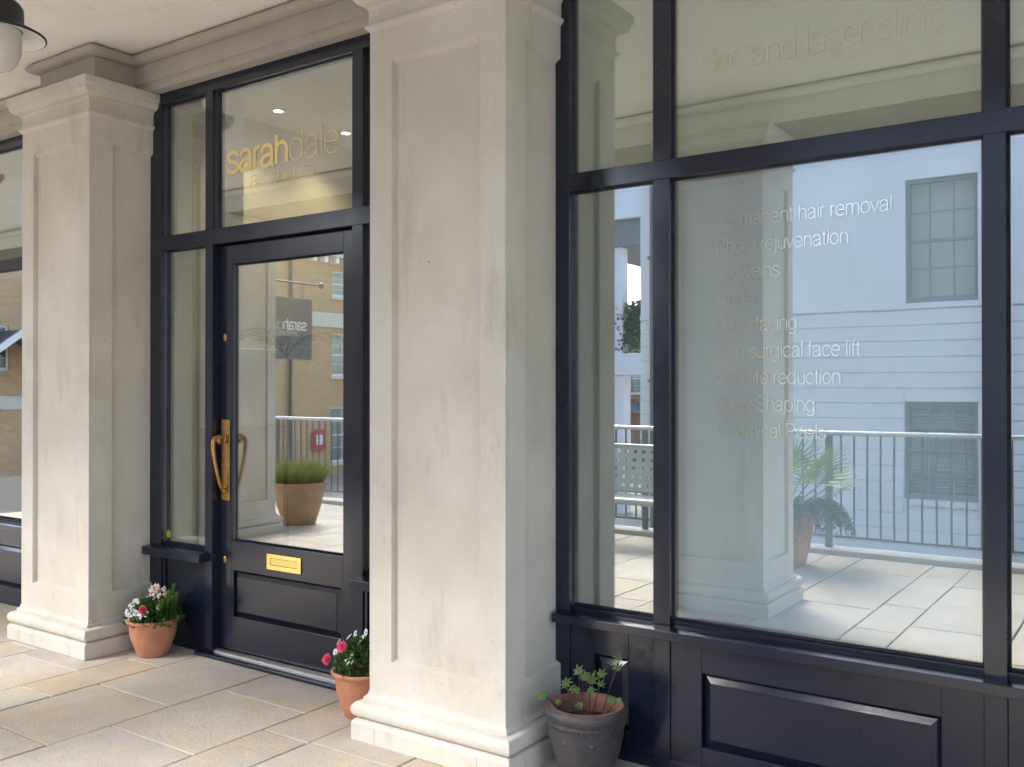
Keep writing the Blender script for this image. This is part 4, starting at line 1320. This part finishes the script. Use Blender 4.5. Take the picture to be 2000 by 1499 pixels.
WY = 2 * GY - 14.3            # white house face
wh = thing("white_house", (-2, WY, -1.7), "white rendered house with grooved ground floor and grey sash windows facing the arcade", "house")
ups = [(-3.08 + 2.9 * k, -2.14 + 2.9 * k, 2.665, 4.43) for k in range(0, 4)]
los = [(-3.10 + 2.9 * k, -2.14 + 2.9 * k, -0.13, 1.262) for k in range(0, 4)]
wx0, wx1, wtop = -7.3, 14.0, 6.6
Pw = lambda u, v, dep=0.0: (u, WY - dep, v)
mb = MB(); wall_grid(mb, [wx0, wx1], [-1.7, wtop], ups + los, lambda u, v: (u, WY, v), lambda u, v: (u, WY - 0.2, v))
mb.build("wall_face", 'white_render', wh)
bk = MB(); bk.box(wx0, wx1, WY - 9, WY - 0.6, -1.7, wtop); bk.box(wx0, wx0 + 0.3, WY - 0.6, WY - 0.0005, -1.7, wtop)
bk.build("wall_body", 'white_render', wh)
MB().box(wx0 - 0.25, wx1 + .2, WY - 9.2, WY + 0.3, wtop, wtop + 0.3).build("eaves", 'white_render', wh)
for h in ups:
    sash_window(wh, *h, Pw)
for h in los:
    sash_window(wh, *h, Pw, blind=True)
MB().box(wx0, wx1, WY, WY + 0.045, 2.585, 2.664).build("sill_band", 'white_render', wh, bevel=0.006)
# ground-floor stone courses, each its own piece between openings
z = 2.575
while z > -1.4:
    za, zb_ = z - 0.213, z
    segs = [(wx0, wx1)]
    for a, b, c, d in los:
        if za < d + 0.18 and zb_ > c - 0.05:
            segs = [s2 for s0, s1 in segs for s2 in ((s0, min(s1, a)), (max(s0, b), s1)) if s2[1] - s2[0] > 0.02]
    for s0, s1 in segs:
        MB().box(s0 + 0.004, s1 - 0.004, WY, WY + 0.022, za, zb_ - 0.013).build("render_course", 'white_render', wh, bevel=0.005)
    z -= 0.2245
for a, b, c, d in los:
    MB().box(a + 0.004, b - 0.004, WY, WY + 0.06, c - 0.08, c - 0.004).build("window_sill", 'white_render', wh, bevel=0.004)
dpx = -7.02
MB().tube([(dpx, WY + 0.10, -1.6), (dpx, WY + 0.10, wtop)], 0.055, 10).build("downpipe", 'rail_metal', wh)
for z in (0.4, 1.55, 3.6, 5.2):
    MB().box(dpx - 0.07, dpx + 0.07, WY + 0.023, WY + 0.17, z, z + 0.05).build("pipe_bracket", 'rail_metal', wh)

# veranda house further back
VY = 2 * GY - 21.0
ve = thing("veranda_house", (-12.5, VY, -1.7), "white veranda with slim columns and a hedged balcony beyond the white house", "house")
def VX(px):
    return -21.0 * math.tan(rad(34.8) - math.atan((px - 1000) / 1843.0))
depthv = 21.0 * 1.12
zz_ = lambda py, px=1225: 1.45 + (759 - py) / 1843.0 * 21.0 * (0.571 * math.tan(rad(34.8) - math.atan((px - 1000) / 1843.0)) + 0.821)
xl, xr = VX(1120), VX(1262)
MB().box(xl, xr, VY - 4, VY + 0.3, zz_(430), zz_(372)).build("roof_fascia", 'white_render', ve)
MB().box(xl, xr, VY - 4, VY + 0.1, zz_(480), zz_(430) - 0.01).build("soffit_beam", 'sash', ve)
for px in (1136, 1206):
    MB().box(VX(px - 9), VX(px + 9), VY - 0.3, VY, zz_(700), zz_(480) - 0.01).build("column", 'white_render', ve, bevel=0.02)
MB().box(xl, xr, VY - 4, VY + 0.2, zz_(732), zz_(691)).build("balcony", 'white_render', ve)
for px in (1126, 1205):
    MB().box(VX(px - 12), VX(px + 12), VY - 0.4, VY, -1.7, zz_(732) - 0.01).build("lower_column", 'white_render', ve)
rs = random.Random(77)
hd = MB()
for _ in range(2600):
    p = Vector((rs.uniform(xl, xr), VY + 0.0 - rs.random() * 0.5, zz_(690) + rs.random() ** 0.8 * (zz_(592) - zz_(690)) * rs.uniform(0.85, 1.05)))
    d = Vector((rs.uniform(-1, 1), rs.uniform(-1, 1), rs.uniform(-.4, 1))).normalized()
    hd.blade(p, p + d * 0.16, 0.08, d.cross(Vector((rs.uniform(-1, 1), rs.uniform(-1, 1), 1))), (0, 0, 0.01))
hdo = thing("balcony_hedge", ((xl + xr) / 2, VY - 0.2, zz_(691)), "clipped green hedge standing on the veranda balcony", "hedge")
stuff(hd.build("foliage", 'leaf_dark', hdo))

# red brick house in the gap
RYH = 2 * GY - 34
rx0, rx1 = -34 * 0.60, -34 * 0.50
rh = thing("red_brick_house", ((rx0 + rx1) / 2, RYH, -1.7), "red brick house with slate porch seen below the veranda balcony", "house")
rw = [(-18.0, -17.3, 1.2, 2.5)]
mb = MB(); wall_grid(mb, [rx0, rx1], [-1.7, 4.2], rw, lambda u, v: (u, RYH, v), lambda u, v: (u, RYH - 0.2, v))
mb.build("wall_face", 'red_brick', rh)
MB().box(rx0, rx1, RYH - 6, RYH - 0.6, -1.7, 4.2).build("wall_body", 'red_brick', rh)
sash_window(rh, *rw[0], lambda u, v, dep=0.0: (u, RYH - dep, v), 'white_paint', 2)
MB().exty([(rx0 - .3, 4.2), (rx1 + .3, 4.2), ((rx0 + rx1) / 2, 5.0)], RYH - 6, RYH + 0.3).build("roof", 'slate', rh)
MB().exty([(-18.6, 0.5), (-16.9, 0.5), (-17.75, 1.05)], RYH, RYH + 1.4).build("porch_roof", 'slate', rh)

# buff brick house at the left
BX = -25.0
bh = thing("buff_brick_house", (BX, -14, -1.7), "buff brick house with cream bands, white eaves brackets and sash windows", "house")
Y0b, Y1b, BT = -34.0, -11.8, 6.2
wins = []
for yc in (-18.35, -22.5, -26.5, -13.2):
    wins.append((yc - 0.55, yc + 0.55, 4.80, 5.75))
    wins.append((yc - 0.55, yc + 0.55, 1.90, 3.45))
    wins.append((yc - 0.65, yc + 0.65, -1.25, 0.75))
mb = MB(); wall_grid(mb, [Y0b, Y1b], [-1.7, BT], wins, lambda u, v: (BX, u, v), lambda u, v: (BX - 0.2, u, v))
mb.build("wall_face", 'buff_brick', bh)
MB().box(BX - 8, BX - 0.6, Y0b, Y1b, -1.7, BT).build("wall_body", 'buff_brick', bh)
for h in wins:
    sash_window(bh, *h, lambda u, v, dep=0.0: (BX - dep, u, v), 'white_paint', 2, blind=(h[2] < 0))
    MB().box(BX - 0.0, BX + 0.09, h[0] - 0.12, h[1] + 0.12, h[2] - 0.11, h[2] - 0.002).build("window_sill", 'cream', bh)
MB().box(BX, BX + 0.06, Y0b, Y1b, 3.66, 4.18).build("cream_band", 'cream', bh)
MB().box(BX - 8.2, BX + 0.42, Y0b - .3, Y1b + .3, BT, BT + 0.16).build("eaves", 'cream', bh)
MB().exty([(BX - 8.3, BT + 0.165), (BX + 0.45, BT + 0.165), (BX - 3.9, BT + 2.6)], Y0b - .3, Y1b + .3).build("roof", 'slate', bh)
y = Y0b + 0.3
b1 = None
while y < Y1b:
    if b1 is None:
        b1 = MB().box(BX, BX + 0.34, y - 0.09, y + 0.09, BT - 0.24, BT - 0.001).build("eaves_bracket", 'white_paint', bh, bevel=0.02)
        y1_ = y
    else:
        o = b1.copy(); COL.objects.link(o); o.parent = bh; o.location = b1.location + Vector((0, y - y1_, 0))
    y += 0.55
MB().tube([(BX + 0.08, -15.75, -1.6), (BX + 0.08, -15.75, BT - 0.02)], 0.06, 8).build("downpipe", 'rail_metal', bh)
ab = MB(); ab.box(BX + 0.061, BX + 0.12, -17.35, -16.75, -0.75, -0.02)
ab.build("red_notice", 'red_paint', bh)
MB().box(BX + 0.121, BX + 0.13, -17.2, -16.9, -0.55, -0.2).build("notice_face", 'white_paint', bh)

# gabled cottage next to it
ct = thing("gabled_cottage", (BX, -6, -1.7), "gabled buff brick cottage with white bargeboards seen in the far shop window", "house")
cw = [(-6.2, -5.3, 1.9, 3.1), (-8.6, -7.7, 1.9, 3.1)]
mb = MB(); wall_grid(mb, [-11.0, -1.0], [-1.7, 3.6], cw, lambda u, v: (BX, u, v), lambda u, v: (BX - 0.2, u, v))
mb.add([(BX, -11.0, 3.6), (BX, -1.0, 3.6), (BX, -6.0, 5.7)], [(0, 1, 2)])
mb.build("wall_face", 'buff_brick', ct)
MB().box(BX - 9, BX - 0.6, -11.0, -1.0, -1.7, 3.6).build("wall_body", 'buff_brick', ct)
for h in cw:
    sash_window(ct, *h, lambda u, v, dep=0.0: (BX - dep, u, v), 'white_paint', 2)
rf = MB()
rf.add([(BX + 0.3, -11.5, 3.45), (BX - 9, -11.5, 3.45), (BX - 9, -6.0, 5.85), (BX + 0.3, -6.0, 5.85), (BX + 0.3, -0.5, 3.45), (BX - 9, -0.5, 3.45),
        (BX + 0.3, -11.5, 3.3), (BX + 0.3, -6.0, 5.7), (BX + 0.3, -0.5, 3.3)], [(0, 1, 2, 3), (3, 2, 5, 4), (0, 3, 7, 6), (3, 4, 8, 7)])
rf.build("roof", 'slate', ct)
for y0_, y1_, z0_, z1_ in ((-7.6, -6.0, 1.55, 2.75), (-6.0, -4.4, 2.75, 1.55)):
    MB().add([(BX + 1.0, y0_, z0_), (BX + 1.0, y1_, z1_), (BX + 1.0, y1_, z1_ + 0.2), (BX + 1.0, y0_, z0_ + 0.2), (BX + 0.9, y0_, z0_), (BX + 0.9, y1_, z1_), (BX + 0.9, y1_, z1_ + 0.2), (BX + 0.9, y0_, z0_ + 0.2)],
             [(0, 1, 2, 3), (7, 6, 5, 4), (3, 2, 6, 7), (0, 4, 5, 1), (0, 3, 7, 4), (1, 5, 6, 2)]).build("bargeboard", 'white_paint', ct)
    MB().add([(BX, y0_, z0_ + 0.2), (BX + 1.0, y0_, z0_ + 0.2), (BX + 1.0, y1_, z1_ + 0.2), (BX, y1_, z1_ + 0.2)], [(0, 1, 2, 3)]).build("porch_roof", 'slate', ct)
MB().box(BX, BX + 0.06, -11, -1, 0.9, 1.25).build("cream_band", 'cream', ct)
